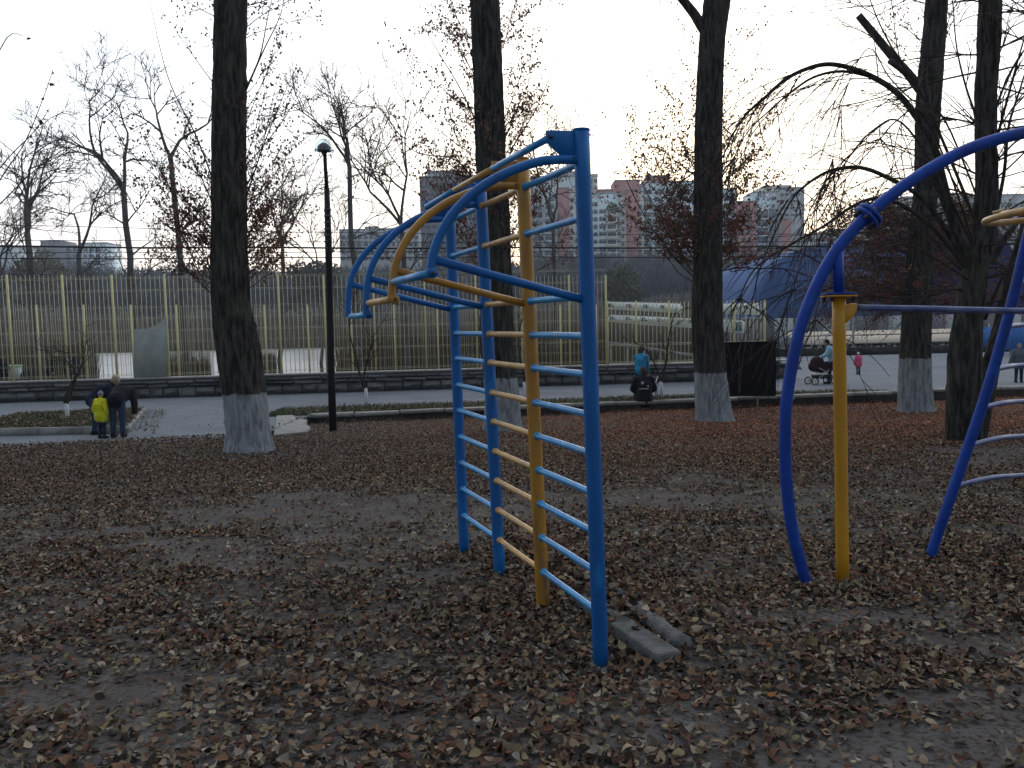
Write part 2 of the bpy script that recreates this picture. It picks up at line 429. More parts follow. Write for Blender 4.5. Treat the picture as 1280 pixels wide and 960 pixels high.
def G(px, py):
    """pixel ray meets the leaf-covered ground"""
    D = 5.0
    for _ in range(40):
        p = W(px, py, D)
        e = p.z - float(gz(p.x, p.y))
        v = ray(px, py); v = v / v.y
        D += e / max(0.03, -v.z + 0.05) * 0.8
        D = max(1.0, min(D, 60))
    return W(px, py, D)

def edge_y_arr(x):
    return np.interp(x, [p.x for p in EDGE], [p.y for p in EDGE])
gx = np.concatenate([np.linspace(-200, -20, 14), np.arange(-18, 24, 0.12), np.linspace(25, 200, 14)])
gy = np.concatenate([np.linspace(-120, -8, 12), np.arange(-6, 1.5, 0.4), np.arange(1.5, 12, 0.09), np.arange(12, 29, 0.12)])
GX, GYY = np.meshgrid(gx, gy)
zz = gz(GX, GYY)
fine = np.sin(GX * 9.1 + GYY * 4.3) * np.sin(GYY * 8.3 - GX * 3.9) * 0.004
ey = edge_y_arr(GX)
t = np.clip((GYY - (ey - 0.12)) / 0.35, 0, 1)
zz = zz + fine
zz = zz * (1 - t) + np.minimum(zz, PZ - 0.30) * t
mb = MB()
nx, ny = len(gx), len(gy)
idx = np.arange(nx * ny).reshape(ny, nx)
q = np.stack([idx[:-1, :-1], idx[:-1, 1:], idx[1:, 1:], idx[1:, :-1]], -1).reshape(-1, 4)
mb.add(np.stack([GX, GYY, zz], -1).reshape(-1, 3), q)
ground = mb.build('ground', M['soil'], smooth=True, kind='structure')

# ---- paved path and plaza
mb = MB()
PL0 = hitz(-200, 510, PZ)
yb = 62.0
n = 40
xs = sorted(list(np.linspace(-60, 90, n)) + [11.0, 13.0, 16.0] + [KJ.x - 0.001, KR0.x + 0.001])
low = [(x, edge_y(x) + 0.10, PZ) for x in xs]
top_ = [(x, 37.6 + float(np.clip((x - 11) / 5, 0, 1)) * 24.4, PZ) for x in xs]
k = len(xs)
mb.add(low + top_, [(i, i + 1, k + i + 1, k + i) for i in range(k - 1)])
path = mb.build('path', M['asphalt'], kind='structure')

# ---- dark retaining face under the kerb and the kerb slabs on it
mb = MB()
off = Vector((dr.y, -dr.x, 0))                       # towards the camera
p0, p1 = KR0 - off * 0.02, KR0 + dr * 45 - off * 0.02
mb.beam(p0 + Vector((0, 0, -0.26)), p1 + Vector((0, 0, -0.26)), 0.14, 0.44)
q0 = Vector((KJ.x, KJ.y + 0.1, PZ - 0.2)); q1 = Vector((KR0.x, KR0.y, PZ - 0.2))
mb.beam(q0, q1, 0.12, 0.36)
mb.build('retaining_edge', M['dark_concrete'], kind='structure')
kerb = link(bpy.data.objects.new('kerb', None), kind='structure')
slabs = []
for s in range(4):
    b = MB()
    b.box((0, 0, 0), (1.16, 0.30 + 0.02 * s, 0.085))
    me = b.mesh('kerb_stone')
    for v in me.vertices:
        v.co += Vector((random.uniform(-.012, .012), random.uniform(-.02, .02), random.uniform(-.008, .008)))
    me.materials.append(M['kerb'])
    slabs.append(me)
ang_r = math.atan2(dr.y, dr.x)
for i in range(36):
    o = bpy.data.objects.new('kerb_stone', slabs[i % 4])
    p = KR0 + dr * (0.6 + i * 1.2)
    o.location = (p.x, p.y, PZ + 0.03 + random.uniform(-.01, .01)) 
    o.rotation_euler = (random.uniform(-.02, .02), random.uniform(-.006, .006), ang_r + random.uniform(-.01, .01))
    link(o, kerb)
ang_l = math.atan2(dl.y, dl.x)

# ---- broken concrete slab at the corner of the steps
poly = [hitz(346, 519, PZ), hitz(366, 519.5, PZ), hitz(371, 524, PZ), hitz(384, 526, PZ), hitz(381, 531, PZ), hitz(388, 535, PZ), hitz(384, 541, PZ), hitz(342, 545, PZ)]
poly = [p + Vector((0, 0, 0.03)) for p in poly]
mb = MB(); mb.prism([p - Vector((0, 0, 0.07)) for p in poly], (0, 0, 0.14))
c = sum(poly, Vector()) / len(poly)
o = mb.build_thing('concrete_slab', M['kerb'], c, 'broken concrete step slab beside the left trunk and black lamp post', 'slab'); bevelled(o, 0.012)

# ---- left flower bed with kerb frame, grass strip behind the long kerb
BA, BB = hitz(-60, 546, PZ), hitz(158, 541.5, PZ)
BC, BD = hitz(181, 514, PZ), hitz(-120, 524, PZ)
BE = hitz(20, 521, PZ)
bed = thing('planting_bed', 'raised bed of grass and brown leaves with grey concrete border at left', 'flower bed', (BB + Vector((-1.5, 1, 0))))
mb = MB()
pl = [BA, BB, BC, BE]
mb.prism([p + Vector((0, 0, 0.045)) for p in pl], (0, 0, 0.09))
mb.build('bed_soil', M['verge'], bed)
def stones_between(a, b, parent, w, h, zc, name='kerb_stone', m='kerb', L_=1.0):
    d = (b - a); n_ = max(1, round(d.length / L_)); ang = math.atan2(d.y, d.x)
    bb = MB(); bb.box((0, 0, 0), (d.length / n_ - 0.015, w, h)); me = bb.mesh(name); me.materials.append(M[m])
    for i_ in range(n_):
        o_ = bpy.data.objects.new(name, me)
        p_ = a + d * ((i_ + .5) / n_)
        o_.location = Vector((p_.x, p_.y, zc + random.uniform(-.006, .006))) - base_of(parent)
        o_.rotation_euler = (0, random.uniform(-.006, .006), ang + random.uniform(-.004, .004))
        link(o_, parent)
stones_between(BA, BB, bed, 0.10, 0.22, PZ + 0.06)
stones_between(BB, BC, bed, 0.09, 0.16, PZ + 0.04)
stones_between(BE, BA, bed, 0.09, 0.16, PZ + 0.04)

VG0, VG1 = hitz(352, 512.5, PZ), hitz(1045, 490, PZ)
vd = (VG1 - VG0)
mb = MB()
a0 = KR0 - off * 0.18; a1 = KR0 + dr * 17.0 - off * 0.18
mb.prism([a0 + Vector((-1.2, 0.0, .02)), a1 + Vector((0, 0, .02)), Vector((VG1.x, VG1.y, PZ + .02)), Vector((VG0.x, VG0.y, PZ + .02))], (0, 0, 0.05))
verge = mb.build('verge', M['verge'], kind='structure')

# ---- grass blades
def blades(poly, n, hmin, hmax, z, cols, w=0.012):
    P = np.array([(p.x, p.y) for p in poly])
    lo_, hi_ = P.min(0), P.max(0)
    pts = []
    while len(pts) < n:
        c_ = rng.uniform(lo_, hi_, (n * 2, 2))
        ins = np.zeros(len(c_), bool)
        for i_ in range(len(P)):
            a_, b_ = P[i_], P[(i_ + 1) % len(P)]
            cond = ((a_[1] > c_[:, 1]) != (b_[1] > c_[:, 1])) & (c_[:, 0] < (b_[0] - a_[0]) * (c_[:, 1] - a_[1]) / (b_[1] - a_[1] + 1e-12) + a_[0])
            ins ^= cond
        pts.extend(c_[ins])
    pts = np.array(pts[:n])
    h = rng.uniform(hmin, hmax, n); a = rng.uniform(0, 6.28, n)
    dx = np.cos(a) * w / 2; dy = np.sin(a) * w / 2
    lean = rng.normal(0, 0.5, (n, 2)) * h[:, None]
    zz_ = np.full(n, z)
    v = np.stack([np.stack([pts[:, 0] - dx, pts[:, 1] - dy, zz_], -1), np.stack([pts[:, 0] + dx, pts[:, 1] + dy, zz_], -1), np.stack([pts[:, 0] + lean[:, 0], pts[:, 1] + lean[:, 1], zz_ + h], -1)], 1).reshape(-1, 3)
    f = np.arange(3 * n).reshape(-1, 3)
    c = np.array(cols)[rng.integers(0, len(cols), n)] * rng.uniform(0.7, 1.3, (n, 1))
    return v, f, np.repeat(c, 3, axis=0)
GC = [(0.06, 0.085, 0.03), (0.075, 0.095, 0.035), (0.10, 0.095, 0.045), (0.045, 0.06, 0.025)]
mb = MB()
v, f, c = blades([a0 + Vector((-1.2, 0, 0)), a1, VG1, VG0], 9000, 0.03, 0.09, PZ + 0.04, GC, 0.02); mb.add(v, f, c)
mb.build('verge_grass', M['grass'], label='short green grass on the strip behind the long kerb', cat='grass', kind='stuff')
mb = MB()
v, f, c = blades(pl, 9000, 0.03, 0.09, PZ + 0.09, GC, 0.02); mb.add(v, f, c)
mb.build('bed_grass', M['grass'], bed, kind='stuff')

# ================================================================== fallen leaves
LPAL = np.array([(0.16, 0.112, 0.072), (0.125, 0.070, 0.042), (0.115, 0.048, 0.030), (0.21, 0.155, 0.098), (0.085, 0.044, 0.030), (0.055, 0.036, 0.028), (0.14, 0.082, 0.048), (0.25, 0.195, 0.135), (0.15, 0.128, 0.108), (0.040, 0.027, 0.022), (0.095, 0.060, 0.042), (0.165, 0.128, 0.065)])
def leaf_noise(x, y, s, seed=0.0):
    out = np.empty(len(x))
    for i_ in range(len(x)):
        out[i_] = noise.noise(Vector((x[i_] * s + seed, y[i_] * s, seed)))
    return out
def leaf_geo(x, y, z, size, yaw, tiltx, tilty, curl, fold, lod, col):
    n = len(x)
    if lod == 0:
        lx = np.array([-.5, -.36, -.05, .28, .58, .28, -.05, -.36, 0.0]); ly = np.array([0, .25, .37, .24, 0, -.24, -.37, -.25, 0.0])
        faces = np.array([(0, 8, 1), (1, 8, 2), (2, 8, 3), (3, 8, 4), (4, 8, 5), (5, 8, 6), (6, 8, 7), (7, 8, 0)])
    else:
        lx = np.array([-.5, 0.0, .55, 0.0]); ly = np.array([0, .38, 0, -.38])
        faces = np.array([(0, 2, 1), (0, 3, 2)])
    m = len(lx)
    X = size[:, None] * lx; Y = size[:, None] * ly * rng.uniform(0.75, 1.15, (n, 1))
    Z = curl[:, None] * (X ** 2) / size[:, None] + fold[:, None] * np.abs(Y) + rng.normal(0, 0.045, (n, m)) * size[:, None]
    cy, sy = np.cos(yaw)[:, None], np.sin(yaw)[:, None]
    ca, sa = np.cos(tiltx)[:, None], np.sin(tiltx)[:, None]
    cb, sb = np.cos(tilty)[:, None], np.sin(tilty)[:, None]
    Y2, Z2 = Y * ca - Z * sa, Y * sa + Z * ca
    X2, Z3 = X * cb + Z2 * sb, -X * sb + Z2 * cb
    Xw, Yw = X2 * cy - Y2 * sy, X2 * sy + Y2 * cy
    lift = np.maximum(0.0, -(Z3.min(1)))[:, None] * 0.75
    v = np.stack([Xw + x[:, None], Yw + y[:, None], Z3 + lift + z[:, None]], -1).reshape(-1, 3)
    fa = (faces[None] + (np.arange(n) * m)[:, None, None]).reshape(-1, 3)
    cc = np.repeat(col, m, axis=0)
    return v, fa, cc
def leaf_colours(n, x=None, y=None):
    c = LPAL[rng.integers(0, len(LPAL), n)] * rng.uniform(0.6, 1.35, (n, 1))
    c = c * 0.9 + c.mean(1, keepdims=True) * 0.1
    r = rng.random(n)
    c[r > 0.996] = (0.22, 0.085, 0.03)
    c[(r > 0.993) & (r <= 0.996)] = (0.22, 0.17, 0.06)
    if y is not None:
        redder = np.clip((y - 9) / 9, 0, 1) * np.clip((x + 4) / 8, 0, 1)
        c = c * (1 + redder[:, None] * np.array([0.70, 0.02, -0.24]))
    return c
def keep_density(x, y):
    n1 = leaf_noise(x, y * 1.35, 1.1, 3.1); n2 = leaf_noise(x * 0.7, y * 2.2, 2.6, 9.7); n3 = leaf_noise(x, y, 0.33, 5.5)
    d = 0.66 + 0.80 * n1 + 0.60 * n2 + 0.5 * n3
    # denser far away, bare trampled stretch left of the frame and by the dark double trunk
    d += np.clip((y - 8) / 5, 0, 1) * 0.55
    d -= 0.62 * np.exp(-(((x + 2.0) / 1.6) ** 2 + ((y - 7.4) / 1.5) ** 2))
    d -= 0.24 * np.clip((0.3 - x) / 0.8, 0, 1) * np.exp(-((y - 5.6) / 3.6) ** 2)
    d -= 0.10 * np.clip((x - 0.9) / 0.6, 0, 1) * np.exp(-((y - 5.6) / 4.5) ** 2)
    d -= 0.20 * np.exp(-(((x + 2.2) / 1.6) ** 2 + ((y - 4.2) / 1.2) ** 2))
    d -= 1.2 * np.exp(-(((x - T5BASE.x - 0.4) / 1.9) ** 2 + ((y - T5BASE.y + 1.5) / 1.1) ** 2))
    d -= 0.4 * np.exp(-(((x - 1.7) / 2.0) ** 2 + ((y - 8.3) / 0.8) ** 2))
    d += 0.5 * np.exp(-(((x - 0.15) / 0.55) ** 2 + ((y - 4.6) / 1.3) ** 2))
    return np.clip(d, 0.10, 1.0)
def scatter(n, y0, y1, lod, dens_scale=1.0, smin=0.025, smax=0.050):
    y = np.sqrt(rng.uniform(max(y0, 0) ** 2, y1 ** 2, n)); x = rng.uniform(-1, 1, n) * (y * 0.80 + 1.0)
    k_ = (rng.random(n) < keep_density(x, y) * dens_scale) & (y < edge_y_arr(x) + 0.05)
    x, y = x[k_], y[k_]; n = len(x)
    z = gz(x, y) + rng.uniform(0.0, 0.022, n)
    # leaves banked against the kerb face
    near_ = np.clip(1 - (edge_y_arr(x) - y) / 0.5, 0, 1)
    z += near_ * rng.uniform(0, 0.10, n)
    t1 = rng.normal(0, 0.30, n) * rng.uniform(.3, 1.6, n); t2 = rng.normal(0, 0.30, n) * rng.uniform(.3, 1.6, n)
    return leaf_geo(x, y, z, rng.uniform(smin, smax, n), rng.uniform(0, 6.28, n), t1, t2, rng.normal(0.6, 0.9, n), rng.uniform(-.3, .6, n), lod, leaf_colours(n, x, y))
mb = MB()
for (n_, y0_, y1_, lod_) in ((115000, 0, 7.5, 0), (100000, 7.5, 13, 0), (60000, 13, 17, 0), (210000, 17, 27, 1)):
    v, f, c = scatter(n_, y0_, y1_, lod_); mb.add(v, f, c)
# drift over the left path edge
n_ = 2600; x = rng.uniform(-14, KJ.x + .3, n_); y = edge_y_arr(x) + rng.normal(0.0, 0.12, n_) + 0.02
v, f, c = leaf_geo(x, y, np.full(n_, PZ + 0.015) + rng.uniform(0, .09, n_) * (y < edge_y_arr(x) + .1), rng.uniform(.04, .07, n_), rng.uniform(0, 6.28, n_), rng.normal(0, .4, n_), rng.normal(0, .4, n_), rng.normal(.5, .8, n_), rng.uniform(-.2, .7, n_), 1, leaf_colours(n_)); mb.add(v, f, c)
# leaves on the verge, on the bed and strewn on the path
def strewn(poly, n_, z_):
    v_, f_, c_ = blades(poly, n_, .01, .02, z_, [(1, 1, 1)])
    p = v_[::3]
    return leaf_geo(p[:, 0], p[:, 1], np.full(n_, z_) + rng.uniform(0, .04, n_), rng.uniform(.04, .07, n_), rng.uniform(0, 6.28, n_), rng.normal(0, .4, n_), rng.normal(0, .4, n_), rng.normal(.5, .8, n_), rng.uniform(-.2, .7, n_), 1, leaf_colours(n_))
v, f, c = strewn([a0, a1, VG1, VG0], 2600, PZ + 0.06); mb.add(v, f, c)
v, f, c = strewn(pl, 2600, PZ + 0.11); mb.add(v, f, c)
v, f, c = strewn([BB + Vector((.1, 0, 0)), BB + Vector((.7, -.1, 0)), BC + Vector((.7, 0, 0)), BC + Vector((.1, 0, 0))], 260, PZ + 0.012); mb.add(v, f, c)
v, f, c = strewn([KL0, KJ, Vector((KJ.x, 23, 0)), Vector((-9, 23, 0))], 70, PZ + 0.012); mb.add(v, f, c)
bA, bB = hitz(857, 795, 0.06), hitz(640, 655, -0.05)
n_ = 1500; t_ = rng.uniform(0, 1, n_); x = bA.x + (bB.x - bA.x) * t_ + rng.normal(-.06, .13, n_); y = bA.y + (bB.y - bA.y) * t_ + rng.normal(-.03, .10, n_)
v, f, c = leaf_geo(x, y, gz(x, y) + rng.uniform(.02, .105, n_) * np.clip(t_ * 3 + .35, 0, 1), rng.uniform(.03, .06, n_), rng.uniform(0, 6.28, n_), rng.normal(0, .35, n_), rng.normal(0, .35, n_), rng.normal(.5, .8, n_), rng.uniform(-.2, .6, n_), 0, leaf_colours(n_)); mb.add(v, f, c)
litter = mb.build('leaf_litter', M['leaf'], smooth=True, label='brown and tan fallen leaves covering the ground', cat='leaves', kind='stuff')

# the nearest leaves one by one
leafs = []
for s in range(14):
    b = MB()
    v, f, c = leaf_geo(np.zeros(1), np.zeros(1), np.zeros(1), np.array([1.0]), np.zeros(1), rng.normal(0, .3, 1), rng.normal(0, .3, 1), rng.normal(.6, .7, 1), rng.uniform(-.1, .6, 1), 0, LPAL[[s % len(LPAL)]] * 1.1)
    b.add(v, f, c); me = b.mesh('leaf', smooth=True); me.materials.append(M['leaf']); leafs.append(me)
cnt = 0
while cnt < 290:
    y = random.uniform(2.55, 4.1); x = random.uniform(-1, 1) * y * 0.64
    if random.random() > float(keep_density(np.array([x]), np.array([y]))[0]): continue
    o = bpy.data.objects.new('leaf', random.choice(leafs))
    s = random.uniform(0.036, 0.060)
    o.scale = (s, s * random.uniform(.8, 1.1), s)
    o.location = (x, y, float(gz(x, y)) + random.uniform(0.022, 0.034))
    o.rotation_euler = (random.gauss(0, .25), random.gauss(0, .25), random.uniform(0, 6.28))
    link(o, ground); cnt += 1

# ================================================================== old concrete borders beside the frame
A1, A0 = hitz(857, 795, 0.06), hitz(612, 640, -0.05)
bord = thing('concrete_border', 'long old concrete border beam half buried in leaves behind the ladder frame', 'border', (A1 + A0) / 2)
npc = 5
for i in range(npc):
    a = lerp(A0, A1, i / npc); b_ = lerp(A0, A1, (i + 1) / npc - 0.006)
    a.z = float(gz(a.x, a.y)) + (0.02 if i > 2 else -0.025) + 0.01 * (i % 2); b_.z = float(gz(b_.x, b_.y)) + (0.03 if i > 2 else -0.015)
    q = MB(); q.tube([lerp(a, b_, s / 10) + Vector((0, 0, 0.006 * math.sin(s * 2.1 + i))) for s in range(11)], [0.052 + 0.006 * math.sin(s * 1.7 + i) for s in range(11)], 8)
    o = q.build('border_piece', M['old_concrete'], bord)
B1, B0 = hitz(836, 800, 0.09), hitz(752, 762, 0.03)
q = MB()
dd = (B1 - B0).normalized(); B0 = B0 - dd * 0.25
for p_ in (B0, B1): p_.z = float(gz(p_.x, p_.y)) + 0.015
q.beam(B0, B1 + Vector((0, 0, .015)), 0.13, 0.08)
o = q.build_thing('concrete_block', M['old_concrete'], B1, 'short flat concrete block end by the nearest blue post', 'block'); bevelled(o, 0.01, 2)

# ================================================================== stone plinth wall
WL0, WL1 = hitz(0, 503.5, PZ), hitz(870, 477, PZ)
dw = (WL1 - WL0); dw.z = 0; dw.normalize()
nw = Vector((dw.y, -dw.x, 0))                        # towards the camera
WA = WL0 - dw * 8
WB = V(975, 470, WL0, dw); WB.z = PZ
WLEN = (WB - WA).length
WH = V(400, 466, WL0, dw).z - PZ
wall = thing('stone_wall', 'long low grey stone wall under the yellow mesh fence', 'wall', Vector(((WA.x + WB.x) / 2, (WA.y + WB.y) / 2, PZ)))
mb = MB(); mid = (WA + WB) / 2; ang_w = math.atan2(dw.y, dw.x)
mb.box((mid.x - nw.x * 0.2, mid.y - nw.y * 0.2, PZ + WH / 2 - 0.03), (WLEN, 0.40, WH - 0.05), ang_w)
mb.build('wall_core', M['mortar'], wall)
stones = []
for s in range(10):
    b = MB(); b.box((0, 0, 0), (1, 0.08, 1), 0, taper=0.93)
    me = b.mesh('stone')
    for v_ in me.vertices: v_.co += Vector((random.uniform(-.05, .05), random.uniform(-.02, .012), random.uniform(-.06, .06)))
    me.materials.append(M['stone']); stones.append(me)
def put_stone(u, z, w, h):
    p = WA + dw * u
    o = bpy.data.objects.new('stone', random.choice(stones))
    o.scale = (w * 0.96, random.uniform(0.8, 1.6), h * 0.94)
    o.location = Vector((p.x + nw.x * 0.01, p.y + nw.y * 0.01, z)) - base_of(wall)
    o.rotation_euler = (random.uniform(-.03, .03), random.uniform(-.03, .03), ang_w)
    link(o, wall)
u = 0.0
hb = (WH - 0.12) * 0.58
while u < WLEN:
    w = random.uniform(0.36, 0.7); h = hb * random.uniform(.92, 1.0)
    put_stone(u + w / 2, PZ + h / 2, w, h); u += w
for row in range(2):
    u = 0.0
    hr = (WH - 0.12 - hb) / 2
    while u < WLEN:
        w = random.uniform(0.5, 1.1); put_stone(u + w / 2, PZ + hb + hr * (row + .5), w, hr); u += w
cb = MB(); cb.box((0, 0, 0), (1.19, 0.50, 0.05)); cme = cb.mesh('coping_slab'); cme.materials.append(M['coping'])
for i in range(int(WLEN / 1.2) + 1):
    p = WA + dw * (0.6 + i * 1.2)
    o = bpy.data.objects.new('coping_slab', cme)
    o.location = Vector((p.x - nw.x * 0.2, p.y - nw.y * 0.2, PZ + WH - 0.03)) - base_of(wall); o.rotation_euler = (0, random.uniform(-.003, .003), ang_w); link(o, wall)

# ================================================================== yellow fences
FO = WL0 - nw * 0.15
def fence(name, label, P0, d, pxs, ytops, zb, post_r, bar_px, rails_px, rail_ref, bar_r=0.0065, group=None, post_last=True):
    feet = []
    for px, yt in zip(pxs, ytops):
        tp = V(px, yt, P0, d); feet.append((Vector((tp.x, tp.y, zb)), tp.z))
    c = feet[len(feet) // 2][0]
    root = thing(name, label, 'fence', c, group)
    for ft, zt in feet:
        q = MB(); q.box((ft.x, ft.y, (zb + zt) / 2), (post_r * 2, post_r * 2, zt - zb), math.atan2(d.y, d.x)); q.build('post', M['fence_y'], root)
    rails = [V(rail_ref, y, P0, d).z for y in rails_px]
    for (a, za), (b, zb_) in zip(feet[:-1], feet[1:]):
        ln = (b - a).length
        nb = max(2, round(ln / bar_px))
        q = MB()
        for i in range(1, nb):
            t_ = i / nb; p = lerp(a, b, t_); zt = lerp(za, zb_, t_) - 0.03 + random.uniform(-.02, .02)
            q.beam((p.x, p.y, zb + 0.03), (p.x, p.y, zt), bar_r * 2, bar_r * 2, up=(0, 1, 0))
        for z in rails:
            q.beam((a.x, a.y, z), (b.x, b.y, z), bar_r * 2, bar_r * 1.7)
            q.beam((a.x, a.y, z - 0.05), (b.x, b.y, z - 0.05), bar_r * 1.4, bar_r * 1.4) if bar_px < .2 else None
        q.build('mesh_panel', M['mesh_y'], root, kind='stuff')
    return root, feet
TP = [-190, -124, -58, 8, 77, 139, 205, 272, 347, 404, 466, 530, 594, 655, 711, 757]
TY = [343.5 + 0.0 * x for x in TP]
fence('mesh_fence', 'tall pale yellow wire mesh fence standing on the stone wall', FO, dw, TP, TY, PZ + WH, 0.032, 0.155, [348, 364, 415, 443, 470], 77)
F2 = FO - nw * 3.6
SP = [-130, -72, -14, 45, 104, 163, 220, 276, 330, 384, 438, 492, 546, 600, 652, 700, 745]
fence('mesh_fence', 'shorter pale yellow mesh fence seen behind the tall one', F2, dw, SP, [381.0] * len(SP), PZ, 0.030, 0.19, [386, 400, 430, 458], 45, 0.0042)
fence('picket_fence', 'lower yellow picket fence carrying white banners at the end of the stone wall', FO, dw, [759, 795, 836, 880, 918, 956], [376, 376, 376, 375.5, 375, 375], PZ + WH, 0.032, 0.145, [400, 430, 452], 795, 0.013)
# ramp rail behind the picket fence
ra, rb = V(757, 428, FO - nw * 2.2, dw), V(880, 446, FO - nw * 2.2, dw)
rail = thing('ramp_rail', 'pale sloping ramp handrail behind the yellow picket fence', 'handrail', Vector((ra.x, ra.y, PZ)))
q = MB(); q.beam(ra, rb, 0.08, 0.12); q.build('top_rail', M['coping'], rail)
for i in range(6):
    p = lerp(ra, rb, (i + .3) / 6); q = MB(); q.tube([(p.x, p.y, PZ), p], 0.03, 6); q.build('baluster', M['coping'], rail)
# banners
def banner(label, px_poly, marks, P0):
    pts = [V(x, y, P0, dw) for x, y in px_poly]
    c = sum(pts, Vector()) / len(pts)
    root = thing('banner', label, 'banner', c)
    q = MB(); q.prism(pts, nw * 0.02); q.build('cloth', M['banner'], root)
    for (x0, y0, x1, y1, mm) in marks:
        q = MB(); q.prism([V(x0, y0, P0 + nw * .016, dw), V(x1, y0, P0 + nw * .016, dw), V(x1, y1, P0 + nw * .016, dw), V(x0, y1, P0 + nw * .016, dw)], nw * 0.006); q.build('print', M[mm], root)
BP = FO - nw * 0.10
def logo_row(x0, y0, xs_, dy, cols_):
    out = []
    for i, x in enumerate(xs_):
        y = y0 + dy * (x - x0)
        out.append((x, y, x + 2.2, y + 4.6, cols_[i % len(cols_)])); out.append((x + 2.8, y + 0.2, x + 5, y + 2.2, cols_[(i + 1) % len(cols_)])); out.append((x + 2.8, y + 2.8, x + 7.2, y + 4.2, cols_[i % len(cols_)]))
    return out
banner('upper white banner with a pointed right end and small dark logos', [(757.5, 377), (850, 379.5), (854, 385), (851, 391.5), (757.5, 386.5)], logo_row(760, 379.3, [760, 783, 804, 825], 0.03, ['banner_dark', 'banner_red', 'banner_dark']), BP)
banner('lower white banner sagging to the right with small blue logos', [(757.5, 402), (757.5, 399), (764, 393.5), (866, 398), (866, 410), (800, 406)], logo_row(761, 395.2, [762, 782, 802, 822, 860], 0.04, ['banner_blue', 'banner_blue', 'banner_dark']), BP)
banner('upper white banner right of the third trunk', [(880, 380), (948, 379), (950, 393.5), (880, 392)], logo_row(912, 382, [917, 930], 0, ['banner_blue']), BP)
banner('lower white banner end right of the third trunk', [(880, 398), (927, 400), (931, 403), (930, 416.5), (880, 412)], [(917, 402.5, 928, 414, 'banner_blue'), (919, 404, 926, 407, 'banner')], BP)
# net on the fence
root_pts = [V(x, y, FO + nw * 0.03, dw) for x, y in ((167, 411.5), (184, 411), (197, 405), (208.5, 396), (209.5, 476), (167.5, 476))]
q = MB(); q.prism(root_pts, nw * 0.02)
q.build_thing('fabric_sheet', M['tarp'], root_pts[0], 'grey fabric sheet with a slanted top tied to the mesh fence', 'sheet')
# ================================================================== ladder frame with overhanging pull-up bars
DD = [5.93, 5.23, 4.54, 3.85]                       # far -> near
BASEPX = [(581, 699), (626, 733), (680, 772), (752, 838)]
TOPPX = [(561.5, 252), (600, 227), (652.5, 199), (726.5, 163)]
PB = [W(x, y, d) for (x, y), d in zip(BASEPX, DD)]
PT = [W(x, y, d) for (x, y), d in zip(TOPPX, DD)]
fd = (PB[3] - PB[0]); fd.z = 0; fd.normalize()        # along the frame towards the camera
pd = Vector((-fd.y, fd.x, 0))
if pd.x > 0: pd = -pd                                 # overhang direction (left)
for i in range(4):
    PB[i].z = min(PB[i].z, float(gz(PB[i].x, PB[i].y))) - 0.08
frame = thing('climbing_frame', 'blue and yellow ladder climbing frame with four posts and curved overhanging pull-up bars', 'climbing frame', Vector((sum(p.x for p in PB) / 4, sum(p.y for p in PB) / 4, 0)))
PM = ['blue', 'blue', 'yellow', 'blue']
def onpost(i, h):
    """point on post i at height h above the camera level"""
    z = CAMZ + h
    t = (z - PB[i].z) / (PT[i].z - PB[i].z)
    return lerp(PB[i], PT[i], t)
for i in range(4):
    q = MB(); q.tube([lerp(PB[i], PT[i], t / 12) for t in range(13)], 0.0375, 28)
    o = q.build('post', M[PM[i]], frame, smooth=True)
    # weld lip at the head of the post
    q = MB(); q.disc(PT[i] + Vector((0, 0, .002)), (0, 0, 1), 0.039, 0.008, 24); q.build('post_cap', M[PM[i]], o)
ys = [203.5, 272, 371, 420.5, 468.5, 519, 567.5, 617, 666, 715, 765]
xs = [719, 724, 727, 729, 730, 732, 733, 735, 737, 739, 742]
hs = []
for x, y in zip(xs, ys):
    p = W(x, y, 3.86); hs.append(p.z - CAMZ)
RM = ['blue_rung', 'yellow_rung', 'blue_rung']
for b in range(3):
    for h in hs:
        a, c = onpost(b, h), onpost(b + 1, h)
        d = (c - a).normalized()
        q = MB(); q.tube([a + d * 0.030, a + d * 0.05, lerp(a, c, .5) + Vector((0, 0, random.uniform(-.002, .002))), c - d * 0.05, c - d * 0.030], 0.0165, 16)
        q.build('rung', M[RM[b]], frame, smooth=True)
        # paint lapped over the weld at both ends
        for e, s in ((a, 1), (c, -1)):
            q = MB(); q.tube([e + d * s * 0.034, e + d * s * 0.041, e + d * s * 0.048], [0.023, 0.0205, 0.0172], 14, caps=False)
            q.build('weld', M['blue_rung' if b != 1 else 'yellow_rung'], frame, smooth=True)
# arms: profile measured on the nearest one, then repeated
P3 = onpost(3, 0.7)
prof = []
for x, y in ((718, 199.5), (700, 199.5), (683, 200.5), (672, 202.5), (655, 207.5), (637, 214.5), (620, 222.5), (603, 233), (588, 244.5), (574, 258), (562, 273), (552, 290), (545, 306), (540.5, 322), (538.2, 336)):
    p = V(x, y, P3, pd)
    prof.append(((p - P3).dot(pd), p.z))
tipL = prof[-1][0]
def arm_pt(i, L_, z):
    b = onpost(i, z - CAMZ); b0 = onpost(i, 0.7)
    return Vector((b0.x, b0.y, z)) + pd * L_
tip_h = [0.055, 0.050, 0.127, None]
bar_px = W(537.5, 341.5, 3.62).z - CAMZ
tip_h[3] = (V(537.5, 341.5, P3, pd).z - CAMZ)
t2 = V(491, 374, onpost(2, 0.1), pd).z - CAMZ; t1 = V(460, 394.5, onpost(1, 0.1), pd).z - CAMZ; t0 = V(432, 395, onpost(0, 0.1), pd).z - CAMZ
tip_h = [(t0 + t1) / 2, (t0 + t1) / 2, t2, tip_h[3]]
